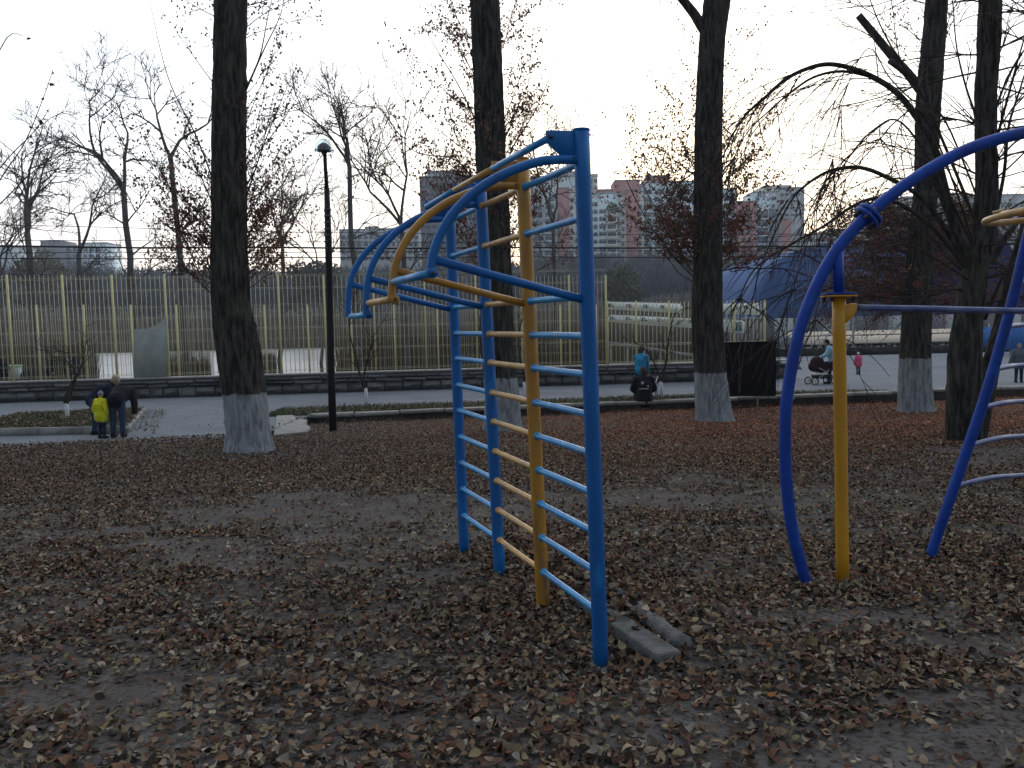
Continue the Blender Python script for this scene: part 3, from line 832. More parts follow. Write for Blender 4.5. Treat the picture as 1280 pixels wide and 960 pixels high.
for i in range(4):
    pts = [arm_pt(i, L_, z) for L_, z in prof]
    pts[0] = onpost(i, pts[0].z - CAMZ) + pd * 0.03
    zt = CAMZ + tip_h[i]
    # resample smooth
    ext = []
    if zt < prof[-1][1] - 0.03:
        for s in range(1, 5):
            ext.append(arm_pt(i, tipL + 0.012 * math.sin(s / 4 * 1.5), lerp(prof[-1][1], zt, s / 4)))
    else:
        pts[-1] = arm_pt(i, tipL, zt)
    P = pts + ext
    sm = []
    for a in range(len(P) - 1):
        p0_ = P[max(a - 1, 0)]; p1_ = P[a]; p2_ = P[a + 1]; p3_ = P[min(a + 2, len(P) - 1)]
        for s in range(4):
            t_ = s / 4
            sm.append(0.5 * ((2 * p1_) + (p2_ - p0_) * t_ + (2 * p0_ - 5 * p1_ + 4 * p2_ - p3_) * t_ ** 2 + (3 * p1_ - p0_ - 3 * p2_ + p3_) * t_ ** 3))
    sm.append(P[-1])
    q = MB(); q.tube(sm, 0.021, 16)
    arm = q.build('arm', M[PM[i]], frame, smooth=True)
    # brace from the arm back to the post
    bs, be = V(541, 324, P3, pd), V(722, 374.5, P3, pd)
    La, Lb = (bs - P3).dot(pd), 0.025
    a = arm_pt(i, La, bs.z); c = onpost(i, be.z - CAMZ) + pd * Lb
    q = MB(); q.tube([a, lerp(a, c, .5), c], 0.0195, 16); q.build('brace', M[PM[i]], frame, smooth=True)
    # gusset plate
    gp = []
    for x, y in ((682, 163), (724, 163.5), (724, 199), (702, 196), (683, 178)):
        p = V(x, y, P3, pd); gp.append(((p - P3).dot(pd), p.z))
    poly = [arm_pt(i, L_, z) for L_, z in gp]
    q = MB(); q.prism(poly, fd * 0.010); g = q.build('gusset_plate', M[PM[i]], frame); bevelled(g, 0.002, 1)
    bt = arm_pt(i, gp[0][0] - 0.022, gp[0][1] - 0.028)
    for s in (-1, 1):
        q = MB(); q.disc(bt + fd * s * 0.010, fd, 0.011, 0.012, 6); q.build('bolt', M['bolt'], g)
    bt = arm_pt(i, 0.05, gp[2][1] + 0.0)
    q = MB(); q.disc(bt + fd * 0.022, fd, 0.006, 0.006, 8); q.build('bolt', M['bolt'], g)
gl, gzt = gp[0]
for i in range(3):
    # top bar between gusset tips
    a, c = arm_pt(i, gl - 0.012, gzt - 0.035), arm_pt(i + 1, gl - 0.012, gzt - 0.035)
    d = (c - a).normalized()
    q = MB(); q.tube([a - d * 0.01, lerp(a, c, .5), c], 0.0165, 16); q.build('top_bar', M[['blue_rung', 'yellow_rung', 'blue_rung'][i]], frame, smooth=True)
    # lower pull-up bar: joins the tip of the nearer arm to the farther arm
    zt = CAMZ + tip_h[i + 1]
    a, c = arm_pt(i, tipL, zt), arm_pt(i + 1, tipL, zt)
    d = (c - a).normalized()
    q = MB(); q.tube([a, lerp(a, c, .5), c + d * 0.03], 0.0185, 18); pb = q.build('pull_up_bar', M[['blue_rung', 'yellow_rung', 'blue_rung'][i]], frame, smooth=True)
    q = MB(); q.disc(c + d * 0.032, d, 0.0235, 0.012, 18); q.build('end_cap', M[['blue', 'yellow', 'blue'][i]], pb, smooth=False)
    q = MB(); q.disc(c + d * 0.040, d, 0.008, 0.006, 10); q.build('cap_hole', M['bolt'], pb)
# concrete footing collars
for i in range(4):
    q = MB(); q.tube([PB[i] + Vector((0, 0, 0.03)), PB[i] + Vector((0, 0, 0.095)), PB[i] + Vector((0, 0, 0.115))], [0.12, 0.085, 0.05], 11)
    q.build('footing', M['old_concrete'], frame)

# ================================================================== arched climber at the right edge
climb = thing('arched_climber', 'blue arched pipe climber with a bright yellow post and curved rungs at the right edge', 'climbing frame', W(1165, 640, 5.3) * 1.0)
climb.location.z = 0
def smooth_path(P, n=5):
    sm = []
    for a in range(len(P) - 1):
        p0_ = P[max(a - 1, 0)]; p1_ = P[a]; p2_ = P[a + 1]; p3_ = P[min(a + 2, len(P) - 1)]
        for s in range(n):
            t_ = s / n
            sm.append(0.5 * ((2 * p1_) + (p2_ - p0_) * t_ + (2 * p0_ - 5 * p1_ + 4 * p2_ - p3_) * t_ ** 2 + (3 * p1_ - p0_ - 3 * p2_ + p3_) * t_ ** 3))
    sm.append(P[-1]); return sm
arc1 = [(1012, 742), (1003, 712), (991, 665), (984, 612), (981.5, 560), (982.5, 510), (989, 462), (999, 415), (1014, 372), (1034, 331), (1057, 298), (1086, 268), (1118, 241), (1156, 215), (1200, 191), (1240, 176), (1285, 165), (1335, 158), (1385, 156), (1440, 160), (1490, 172)]
A1 = [W(x, y, 5.0) for x, y in arc1]
q = MB(); q.tube(smooth_path(A1), 0.036, 20); q.build('arch', M['blue_dark'], climb, smooth=True)
# flanged joint on the arch
jc = W(1085, 270, 5.0); jt = (W(1118, 241, 5.0) - W(1057, 298, 5.0)).normalized()
for s in (-1, 1):
    q = MB(); q.disc(jc + jt * 0.016 * s, jt, 0.084, 0.016, 28); fl = q.build('flange', M['blue_dark'], climb)
n1 = jt.cross(Vector((0, 1, 0))).normalized(); n2 = jt.cross(n1)
for k_ in range(6):
    a_ = k_ * math.pi / 3 + .3
    c_ = jc + (n1 * math.cos(a_) + n2 * math.sin(a_)) * 0.063
    q = MB(); q.disc(c_, jt, 0.014, 0.085, 6); q.build('bolt', M['bolt'], climb)
# yellow post with flange, stub and bracket
yb_, yt_ = W(1053.5, 727, 5.0), W(1048.5, 371, 5.0)
yb_.z = float(gz(yb_.x, yb_.y)) - 0.05
q = MB(); q.tube([lerp(yb_, yt_, t / 8) for t in range(9)], 0.039, 28); q.build('post', M['yellow_post'], climb, smooth=True)
up = (yt_ - yb_).normalized()
rt = Vector((1, 0, 0))
q = MB(); q.box(yt_ + up * 0.004, (0.165, 0.165, 0.010)); fl = q.build('flange', M['yellow_post'], climb); bevelled(fl, .002, 1)
q = MB(); q.box(yt_ + up * 0.018, (0.165, 0.165, 0.010)); q.build('flange', M['blue_dark'], climb)
for sx in (-1, 1):
    for sy in (-1, 1):
        q = MB(); q.disc(yt_ + Vector((sx * .064, sy * .064, 0)), (0, 0, 1), 0.011, 0.055, 6); q.build('bolt', M['bolt'], climb)
q = MB(); q.tube([yt_ + up * 0.02, W(1046.5, 305, 5.0)], 0.032, 22); q.build('stub_pipe', M['blue_dark'], climb, smooth=True)
bx = [W(x, y, 5.0) for x, y in ((1052, 381), (1069, 379), (1069, 390), (1057, 403), (1052, 405))]
q = MB(); q.prism(bx, (0, 0.06, 0)); o = q.build('bracket', M['yellow_post'], climb); bevelled(o, .003, 1)
q = MB(); q.tube([W(1068, 384.5, 5.0), W(1150, 385.8, 5.0), W(1220, 387.5, 5.02), W(1290, 389, 5.04), W(1430, 392, 5.08)], 0.019, 18); q.build('cross_bar', M['rung_grey'], climb, smooth=True)
q = MB(); q.disc(W(1069, 384.5, 5.0), (1, 0, 0), 0.027, 0.014, 18); q.build('end_plate', M['bolt'], climb)
# second arch leg (leaning to the upper right) with curved rungs
arc2 = [(1163, 695, 5.62), (1172, 668, 5.6), (1188, 622, 5.57), (1206, 570, 5.54), (1224, 518, 5.5), (1241, 464, 5.46), (1256, 412, 5.42), (1269, 362, 5.38), (1281, 312, 5.34), (1294, 262, 5.28), (1312, 215, 5.2), (1340, 180, 5.1), (1385, 160, 5.0)]
A2 = smooth_path([W(*p) for p in arc2])
q = MB(); q.tube(A2, 0.034, 20); q.build('arch', M['blue_dark'], climb, smooth=True)
arc3 = [(1560, 640, 6.3), (1540, 560, 6.25), (1515, 480, 6.1), (1490, 400, 5.95), (1465, 320, 5.75), (1440, 240, 5.4), (1400, 180, 5.1), (1385, 160, 5.0)]
q = MB(); q.tube(smooth_path([W(*p) for p in arc3]), 0.034, 18); q.build('arch', M['blue_dark'], climb, smooth=True)
for (x, y, dx, dy, t3) in ((1191, 609, 88, -15, 0.06), (1212, 557, 68, -12, 0.2), (1229, 509.5, 51, -8, .35), (1244, 461.5, 36, -5, .5), (1260, 408, 22, -2, .62), (1273, 352, 8, -1, .75)):
    d0 = np.interp(y, [p[1] for p in arc2][::-1], [p[2] for p in arc2][::-1])
    s0 = W(x, y, d0); s1 = W(x + dx * .5, y + dy * .74, d0 + 0.16); s2 = W(x + dx, y + dy, d0 + 0.38)
    s3 = W(x + dx + 110, y + dy - 6, d0 + .75); s4 = W(x + dx + 200, y + dy + 8, d0 + 0.75)
    q = MB(); q.tube(smooth_path([s0, s1, s2, s3, s4]), 0.0175, 14); q.build('rung', M['rung_grey'], climb, smooth=True)
# yellow hoops
hoop = thing('hoop_ring', 'yellow double pipe ring hanging at the right edge of the photo', 'ring', W(1330, 262, 4.7))
def ring(c, r, tilt, rr, m):
    mt = Matrix.Rotation(R(tilt), 3, 'X') @ Matrix.Rotation(R(-5), 3, 'Y')
    P = [Vector(c) + mt @ Vector((r * math.cos(a * math.pi / 24), r * math.sin(a * math.pi / 24), 0)) for a in range(49)]
    q_ = MB(); q_.tube(P, rr, 14, caps=False); return q_.build('ring', M[m], hoop, smooth=True)
ring(W(1333, 262, 4.7), 0.40, -2, 0.019, 'yellow_rung')
ring(W(1335, 257, 4.7), 0.32, 1, 0.015, 'yellow_rung')
for a in (150, 210, 270, 30, 90):
    c = W(1333, 262, 4.7); e = c + Vector((0.36 * math.cos(R(a)), 0.36 * math.sin(R(a)), 0.01)); e2 = c + Vector((0.30 * math.cos(R(a)), 0.30 * math.sin(R(a)), 0.02))
    q = MB(); q.tube([e, e2], 0.012, 8); q.build('spoke', M['yellow_rung'], hoop)
q = MB(); q.tube([W(1333, 262, 4.7) + Vector((0.38, 0.1, 0)), W(1430, 170, 5.0)], 0.02, 10); q.build('hanger', M['yellow_rung'], hoop, smooth=True)

# ================================================================== lamp post, board, power lines
lb, lt = hitz(416.5, 543, -0.92), None
LD = lb.y
lb.z = float(gz(lb.x, lb.y))
lamp = thing('street_lamp', 'tall thin black lamp post with a clear mushroom dome in front of the path', 'street lamp', lb)
pA, pB, pC = W(414, 470, LD), W(408.5, 235, LD), W(405.8, 188, LD)
q = MB(); q.tube([lb - Vector((0, 0, .1)), pA, W(410.5, 300, LD), pB], [0.088, 0.085, 0.078, 0.062], 14); q.build('pole', M['black'], lamp, smooth=True)
q = MB(); q.tube([pB, W(406.8, 210, LD), pC], [0.045, 0.043, 0.042], 12); q.build('upper_pole', M['black'], lamp, smooth=True)
for k_ in range(7):
    z_ = W(409.5, 262 + k_ * 8, LD); q = MB(); q.disc(z_, (0, 0, 1), 0.083, 0.03, 12); q.build('clamp_band', M['old_concrete'], lamp)
hc = W(405, 186, LD)
def dome(c, r, h, n=20, m=7, thick=0.012):
    q_ = MB(); P = []
    for i_ in range(m + 1):
        a_ = i_ / m * math.pi / 2
        P.append((r * math.cos(a_) + .0005, h * math.sin(a_)))
    P2 = [(max(0.0003, x_ - thick), z_ - (thick if i_ == m else 0)) for i_, (x_, z_) in enumerate(P)][::-1]
    prof_ = P + P2
    ph = np.arange(n) * 2 * math.pi / n
    v_ = []
    for x_, z_ in prof_:
        v_ += [(c.x + x_ * math.cos(a_), c.y + x_ * math.sin(a_), c.z + z_) for a_ in ph]
    k2 = len(prof_)
    f_ = [(i_ * n + j_, i_ * n + (j_ + 1) % n, ((i_ + 1) % k2) * n + (j_ + 1) % n, ((i_ + 1) % k2) * n + j_) for i_ in range(k2) for j_ in range(n)]
    q_.add(v_, f_); return q_
dome(hc - Vector((0, 0, 0.06)), 0.215, 0.29).build('dome', M['lamp_glass'], lamp, smooth=True)
q = dome(hc - Vector((0, 0, 0.05)), 0.165, 0.185, thick=0.02); q.build('reflector', M['black'], lamp, smooth=True)
q = MB(); q.tube([hc - Vector((0, 0, .12)), hc - Vector((0, 0, .02)), hc + Vector((0, 0, .02))], [0.05, 0.09, 0.14], 14); q.build('lamp_socket', M['black'], lamp)

bdep = 22.45
bt0, bt1 = W(903, 429, bdep), W(968, 427.5, bdep + .3); bb1, bb0 = W(968, 494, bdep + .3), W(903, 494, bdep)
board = thing('notice_board', 'dark board seen from behind beside the third trunk on thin legs', 'notice board', lerp(bb0, bb1, .5))
q = MB(); q.prism([bt0, bt1, bb1, bb0], (0, 0.05, 0)); o = q.build('panel', M['board'], board); bevelled(o, .01, 1)
q = MB()
for (xa, xb) in ((903, 903.9), (967.1, 968)):
    pass
for e0, e1 in ((bt0, bt1), (bb0, bb1), (bt0, bb0), (bt1, bb1)):
    q = MB(); q.beam(e0 - Vector((0, .045, 0)), e1 - Vector((0, .045, 0)), 0.05, 0.05, up=(0, 1, 0)); q.build('frame_bar', M['board'], board)
for x_, m_ in ((948, 'coping'), (908, 'coping')):
    a_, b_ = W(x_, 430, bdep + .15), W(x_, 513, bdep + .15)
    a_ += Vector((0, .07, 0)); b_ += Vector((0, .07, 0)); b_.z = float(gz(b_.x, b_.y)) - .05
    q = MB(); q.tube([a_, b_], 0.03, 10); q.build('leg', M[m_], board, smooth=True)

def wire_line(ya, ym, yb2, r_, D, label, xm=640):
    P = []
    for s in range(61):
        x_ = -220 + s * 30
        t_ = (x_ - xm) / 860
        y_ = ym + (t_ * (yb2 - ya) / 2) + (t_ * t_) * ((ya + yb2) / 2 - ym)
        P.append(W(x_, y_ + 0.5 * math.sin(x_ * .02 + ya), D + (x_ - 640) * .002))
    q_ = MB(); q_.tube(P, r_, 5)
    c_ = P[30]
    q_.build_thing('power_line', M['wire'], c_, label, 'wire', 'power lines crossing behind the trunks', smooth=True)
wire_line(272, 293, 282, 0.010, 27.0, 'topmost thin power line crossing the whole view')
wire_line(297, 303, 296, 0.010, 27.3, 'thin power line just above the thick cable')
wire_line(306, 310, 303, 0.030, 27.6, 'thick black overhead cable, heaviest of the wires')
wire_line(316, 314.5, 310, 0.012, 27.9, 'thin wire just below the thick cable')
wire_line(325, 321.5, 322, 0.018, 28.2, 'lowest dark power line, just above the fence tops')
# ================================================================== large trunks
B_DARK = bark_mat('bark_dark', (0.052, 0.046, 0.042), (0.022, 0.019, 0.018), wash=None)
def trunk_mesh(pxs, D, wob=0.03, k=112, vstep=0.045, seed=0.0, ridges=16.0, amp=0.03):
    """pxs: list of (y, xc, width) in photo pixels at distance D, bottom first"""
    c = []
    for y, x, w in pxs:
        p = W(x, y, D); c.append((p.x, p.y, p.z, w / F * D / 2))
    c = np.array(c)
    zs = np.arange(c[0, 2], c[-1, 2], vstep)
    xs_ = np.interp(zs, c[:, 2], c[:, 0]); ys_ = np.interp(zs, c[:, 2], c[:, 1]); rs = np.interp(zs, c[:, 2], c[:, 3])
    # smooth the measured profile
    ker = np.ones(7) / 7
    if len(zs) > 14:
        for arr in (xs_, rs):
            arr[:] = np.convolve(np.pad(arr, 3, mode='edge'), ker, mode='valid')
    v = np.empty((len(zs), k, 3))
    a = np.arange(k) * 2 * math.pi / k
    for i_, z in enumerate(zs):
        R0 = rs[i_]
        for j_ in range(k):
            ca, sa = math.cos(a[j_]), math.sin(a[j_])
            w1 = noise.noise(Vector((ca * R0 * 3, sa * R0 * 3, z * 0.9 + seed))) * 0.06
            n_ = noise.noise(Vector((ca * R0 * ridges + seed, sa * R0 * ridges, z * 2.1)))
            n2_ = noise.noise(Vector((ca * R0 * ridges * 2.6, sa * R0 * ridges * 2.6 + seed, z * 6.0)))
            rr = R0 * (1 + w1) + amp * (0.5 - 2.0 * abs(n_)) + amp * 0.35 * n2_
            v[i_, j_] = (xs_[i_] + rr * ca, ys_[i_] + rr * sa, z)
    q_ = MB()
    i_ = np.arange(len(zs) - 1)[:, None] * k; j_ = np.arange(k)[None, :]; j2_ = (j_ + 1) % k
    q_.add(v.reshape(-1, 3), np.stack([i_ + j_, i_ + j2_, i_ + k + j2_, i_ + k + j_], -1).reshape(-1, 4))
    q_.ng.append(list(range((len(zs) - 1) * k, len(zs) * k)))
    return q_, c

def wander(p, d, length, n, jit, grav, rnd):
    P = [p.copy()]; d = d.normalized(); st = length / n
    for i_ in range(n):
        d = (d + Vector((rnd.gauss(0, jit), rnd.gauss(0, jit), rnd.gauss(0, jit) + grav))).normalized()
        P.append(P[-1] + d * st)
    return P
def grow(mb_, p, d, length, rad, level, rnd, cfg, tips=None):
    n = max(3, int(length / cfg.get('seg', 0.35)))
    n = min(n, 9)
    P = wander(p, d, length, n, cfg['jit'], cfg['grav'], rnd)
    Rr = [rad * (1 - 0.8 * i_ / n) + cfg.get('rmin', 0.002) for i_ in range(n + 1)]
    mb_.tube(P, Rr, cfg['k'][min(level, len(cfg['k']) - 1)], caps=False)
    if tips is not None and level >= cfg.get('leaf_level', 1):
        tips.extend(P[1:])
    if level >= cfg['levels']: return
    m = cfg['kids'][min(level, len(cfg['kids']) - 1)]
    for j_ in range(m):
        t_ = rnd.uniform(cfg.get('t0', 0.25), 1.0)
        i_ = min(n - 1, int(t_ * n)); q_ = P[i_].lerp(P[i_ + 1], t_ * n - i_)
        dd_ = (P[i_ + 1] - P[i_]).normalized()
        ax = dd_.cross(Vector((rnd.uniform(-1, 1), rnd.uniform(-1, 1), rnd.uniform(-1, 1)))).normalized()
        ang = rnd.uniform(*cfg['ang'])
        nd = Matrix.Rotation(ang, 3, ax) @ dd_
        nd.z += cfg.get('lift', 0.0)
        grow(mb_, q_, nd, length * rnd.uniform(*cfg['len']), Rr[i_] * rnd.uniform(.5, .75), level + 1, rnd, cfg, tips)
SPAL = np.array([(0.19, 0.058, 0.046), (0.14, 0.045, 0.04), (0.19, 0.09, 0.055), (0.08, 0.034, 0.030), (0.13, 0.07, 0.05), (0.16, 0.11, 0.055)])
def leaf_cloud(pts, per, spread, smin, smax, rnd_seed, pal=SPAL):
    r_ = np.random.default_rng(rnd_seed)
    P = np.array([tuple(p) for p in pts]); n = int(len(P) * per)
    P = P[r_.integers(0, len(P), n)] + r_.normal(0, spread, (n, 3))
    s = r_.uniform(smin, smax, n)
    col = pal[r_.integers(0, len(pal), n)] * r_.uniform(0.6, 1.4, (n, 1))
    return leaf_geo(P[:, 0], P[:, 1], P[:, 2], s, r_.uniform(0, 6.28, n), r_.normal(0, 1.2, n), r_.normal(0, 1.2, n), r_.normal(.5, .8, n), r_.uniform(-.2, .7, n), 1, col)
def sprouts(root, D, spots, n, lens, seed, leaf_per, prof_, spread=0.05, upward=1.4, rad=0.008, leafy=(0, 999), grav=0.035, name='sprouts', kids=3):
    """long thin water shoots leaving the trunk at the measured heights"""
    rnd = random.Random(seed); q_ = MB(); tips = []
    for s in range(n):
        y = rnd.uniform(*spots)
        x = np.interp(-y, [-p_[0] for p_ in prof_], [p_[1] for p_ in prof_]); w_ = np.interp(-y, [-p_[0] for p_ in prof_], [p_[2] for p_ in prof_])
        c_ = W(x, y, D); a_ = rnd.uniform(-.55, math.pi + .55) if rnd.random() < .9 else rnd.uniform(0, 6.28); rr_ = w_ / F * D / 2 * 0.85
        p_ = c_ + Vector((math.cos(a_) * rr_, math.sin(a_) * rr_, 0))
        d_ = Vector((math.cos(a_), math.sin(a_), rnd.uniform(.3, upward)))
        cfg = dict(levels=1, kids=[kids, 0], jit=0.07, grav=grav, k=[4, 3], ang=(.25, .8), len=(.3, .6), seg=.22, rmin=0.0022, t0=.15, lift=.1)
        t_ = [] ; grow(q_, p_, d_, rnd.uniform(*lens), rad * rnd.uniform(.6, 1.1), 0, rnd, dict(cfg, leaf_level=0), t_)
        tips += t_
    q_.build(name, M['twig'], root)
    if leaf_per:
        v_, f_, c_ = leaf_cloud(tips, leaf_per * 1.15, spread, 0.038, 0.066 if D < 15 else 0.082, seed)
        b_ = MB(); b_.add(v_, f_, c_); b_.build('foliage', M['hang_leaf'], root, kind='stuff')
def burr(root, D, prof_, y, side, size, m_):
    x = np.interp(-y, [-p_[0] for p_ in prof_], [p_[1] for p_ in prof_]); w_ = np.interp(-y, [-p_[0] for p_ in prof_], [p_[2] for p_ in prof_])
    c_ = W(x + side * w_ * .46, y, D)
    q_ = MB(); q_.ellipsoid(c_, (size, size, size * 1.25), 12); return q_.build('burr', m_, root, smooth=True)

T1P = [(574, 313, 76), (568, 313, 66), (555, 312, 57), (535, 310, 51.5), (515, 307.5, 52), (490, 304.5, 52), (460, 301, 52), (434, 298.5, 52), (400, 292, 49), (384, 289.5, 45), (334, 287.5, 45), (320, 286.5, 43), (250, 286.5, 41), (168, 286.5, 39.5), (110, 287, 40), (60, 287.5, 38.5), (0, 288.5, 37.5), (-200, 290, 35), (-500, 293, 29), (-900, 297, 20)]
T2P = [(545, 630, 56), (538, 629, 50), (520, 628, 44), (500, 629, 42), (470, 625, 42), (430, 621, 41), (400, 620.5, 41), (330, 620, 38), (250, 618, 36), (200, 613, 36), (150, 612, 36), (70, 609, 35.5), (0, 606, 34), (-200, 600, 32), (-500, 592, 26), (-800, 586, 18)]
T3P = [(533, 894, 58), (527, 893.5, 49), (505, 891, 43), (465, 887.5, 38), (431, 884.5, 38.5), (379, 884, 36.5), (310, 884.5, 35), (240, 885, 34), (160, 885.5, 32), (90, 888, 31), (40, 891, 31), (0, 897, 32), (-60, 901, 27), (-300, 908, 22), (-650, 915, 14)]
T4P = [(521, 1146, 52), (514, 1145, 43), (480, 1144, 38), (447, 1143.5, 36.5), (400, 1146, 33), (330, 1149, 30), (235, 1157.5, 26), (134, 1160, 28), (60, 1166, 27), (0, 1171, 24.5), (-200, 1180, 21), (-500, 1192, 15)]
T5P = [(570, 1204, 46), (562, 1205, 41), (530, 1206, 42), (490, 1206, 41), (440, 1206, 37), (394, 1211, 31), (340, 1219, 31), (290, 1231, 27), (220, 1234, 24), (120, 1232, 24), (60, 1236, 25), (0, 1238, 24), (-200, 1245, 20), (-500, 1256, 14)]
def big_tree(name, label, prof_, D, wash, seed, group=None, ridges=15.0, amp=0.03, k=112, cat='tree'):
    b_ = W(prof_[0][1], prof_[0][0], D)
    root = thing(name, label, cat, b_, group)
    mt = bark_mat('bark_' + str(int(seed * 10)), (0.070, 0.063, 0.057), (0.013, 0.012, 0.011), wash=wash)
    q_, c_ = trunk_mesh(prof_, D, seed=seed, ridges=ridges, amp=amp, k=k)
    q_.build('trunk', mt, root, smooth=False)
    return root, mt
def zwash(prof_, D, y):
    return W(prof_[0][1], y, D).z - W(prof_[0][1], prof_[0][0], D).z
t1, m1 = big_tree('poplar_tree', 'thick dark poplar with whitewashed base at left, nearest of the leafy trunks', T1P, 14.3, zwash(T1P, 14.3, 492), 1.3, amp=0.030)
burr(t1, 14.3, T1P, 408, 0.9, 0.10, m1); burr(t1, 14.3, T1P, 445, .95, .08, m1); burr(t1, 14.3, T1P, 104, 1, 0.07, m1); burr(t1, 14.3, T1P, 228, -1, .06, m1)
sprouts(t1, 14.3, (235, 372), 50, (0.7, 2.0), 11, 4.2, T1P, upward=2.2, kids=4)
sprouts(t1, 14.3, (260, 362), 22, (0.4, 1.2), 12, 5.0, T1P, upward=.7, kids=4, name='short_sprouts')
sprouts(t1, 14.3, (60, 240), 9, (0.9, 1.9), 13, 2.6, T1P, upward=2.6, grav=.05, name='high_sprouts')
sprouts(t1, 14.3, (-120, 60), 10, (0.8, 1.6), 14, 3.2, T1P, upward=1.0, grav=-0.03, name='crown_sprouts')
t2, m2 = big_tree('poplar_tree', 'whitewashed poplar trunk directly behind the ladder frame', T2P, 18.0, zwash(T2P, 18.0, 472), 2.7, amp=0.028)
sprouts(t2, 18.0, (150, 360), 64, (0.9, 2.3), 21, 4.4, T2P, upward=1.9, kids=4)
sprouts(t2, 18.0, (40, 190), 16, (1.0, 2.4), 22, 3.0, T2P, upward=2.4, grav=.05, name='high_sprouts')
sprouts(t2, 18.0, (-60, 60), 14, (0.8, 1.8), 23, 3.4, T2P, upward=1.0, grav=-.02, name='crown_sprouts')
burr(t2, 18.0, T2P, 66, -1, .09, m2); burr(t2, 18.0, T2P, 44, 1, .08, m2)
t3, m3 = big_tree('poplar_tree', 'whitewashed poplar trunk beside the dark board, forked near the top of the photo', T3P, 19.8, zwash(T3P, 19.8, 466), 4.1, amp=0.028)
sprouts(t3, 19.8, (190, 345), 64, (0.8, 2.2), 31, 5.5, T3P, upward=1.5, kids=4)
sprouts(t3, 19.8, (280, 340), 26, (0.5, 1.5), 32, 6.5, T3P, upward=.3, grav=-.02, kids=4, name='short_sprouts')
sprouts(t3, 19.8, (60, 215), 10, (1.0, 2.2), 33, 2.2, T3P, upward=2.2, grav=.05, name='high_sprouts')
q = MB(); q.tube(smooth_path([W(889, 48, 19.8), W(879, 36, 19.8), W(868, 18, 19.8), W(857, 4, 19.8), W(846, -12, 19.8), W(830, -60, 19.8), W(820, -140, 19.8)]), [0.13 - .002 * i for i in range(31)], 14); q.build('limb', m3, t3, smooth=True)
for pts_, r_ in ([[(866, 345), (840, 318), (812, 280), (790, 240), (775, 200), (768, 150)], .016], [[(868, 325), (845, 290), (820, 260), (802, 225), (788, 170), (780, 120)], .014], [[(868, 300), (850, 250), (838, 200), (825, 150), (800, 96)], .012], [[(866, 352), (848, 340), (830, 318), (806, 306), (790, 304)], .012]):
    q = MB(); q.tube(smooth_path([W(x, y, 19.6 - i * .1) for i, (x, y) in enumerate(pts_)]), list(np.linspace(r_ * 1.3, .004, 5 * (len(pts_) - 1) + 1)), 5); q.build('shoot', M['twig'], t3)
for pts_, r_, tt, D_ in ([[(638, 190), (655, 150), (664, 60), (668, 0)], .010, t2, 17.9], [[(640, 185), (668, 140), (690, 90), (712, 40)], .013, t2, 17.8], [[(598, 158), (575, 110), (545, 60), (514, 4)], .014, t2, 17.9], [[(602, 240), (570, 200), (520, 190), (486, 155), (473, 110)], .014, t2, 17.9],
                        [[(268, 230), (245, 170), (215, 110), (200, 60), (187, 0)], .012, t1, 14.2], [[(268, 260), (240, 200), (205, 168), (185, 150)], .010, t1, 14.1], [[(308, 110), (325, 70), (335, 20), (345, -20)], .013, t1, 14.2], [[(308, 112), (330, 62), (350, 20), (358, -20)], .012, t1, 14.2], [[(308, 245), (330, 180), (350, 130), (366, 92)], .011, t1, 14.1]):
    q = MB(); q.tube(smooth_path([W(x, y, D_ - i * .05) for i, (x, y) in enumerate(pts_)]), list(np.linspace(r_ * 1.3, .003, 5 * (len(pts_) - 1) + 1)), 5); q.build('shoot', M['twig'], tt)
t4, m4 = big_tree('poplar_tree', 'whitewashed trunk right of the yellow post with a cut-off limb high up', T4P, 21.0, zwash(T4P, 21.0, 448), 5.9, amp=0.028)
q = MB(); q.tube(smooth_path([W(1150, 112, 21), W(1135, 92, 21), W(1115, 70, 21), W(1092, 42, 21), (W(1073, 19, 21))]), list(np.linspace(.12, .085, 21)), 14); q.build('limb', m4, t4, smooth=True)
q = MB(); q.tube(smooth_path([W(1150, 108, 21), W(1138, 96, 20.9), W(1124, 84, 20.8), W(1112, 76, 20.7)]), list(np.linspace(.10, .07, 16)), 12); q.build('limb', m4, t4, smooth=True)
sprouts(t4, 21.0, (20, 130), 16, (0.8, 1.8), 41, 1.6, T4P, upward=2.0, name='sprouts')
sprouts(t4, 21.0, (255, 385), 190, (0.7, 2.4), 42, 3.0, T4P, upward=.3, grav=-.07, kids=6, name='hanging_sprouts', spread=.08)
t5, m5 = big_tree('dark_tree', 'dark double-stemmed tree with drooping branches behind the arched climber', T5P, 12.2, None, 7.3, ridges=13.0, amp=0.022, k=90)
q, _ = trunk_mesh([(560, 1214, 30), (530, 1219, 33), (490, 1230, 26), (450, 1240, 21), (405, 1252, 17), (350, 1262, 15), (300, 1278, 13), (230, 1296, 11), (120, 1310, 9)], 12.35, seed=8.8, ridges=13, amp=.012, k=48)
q.build('stem', m5, t5)
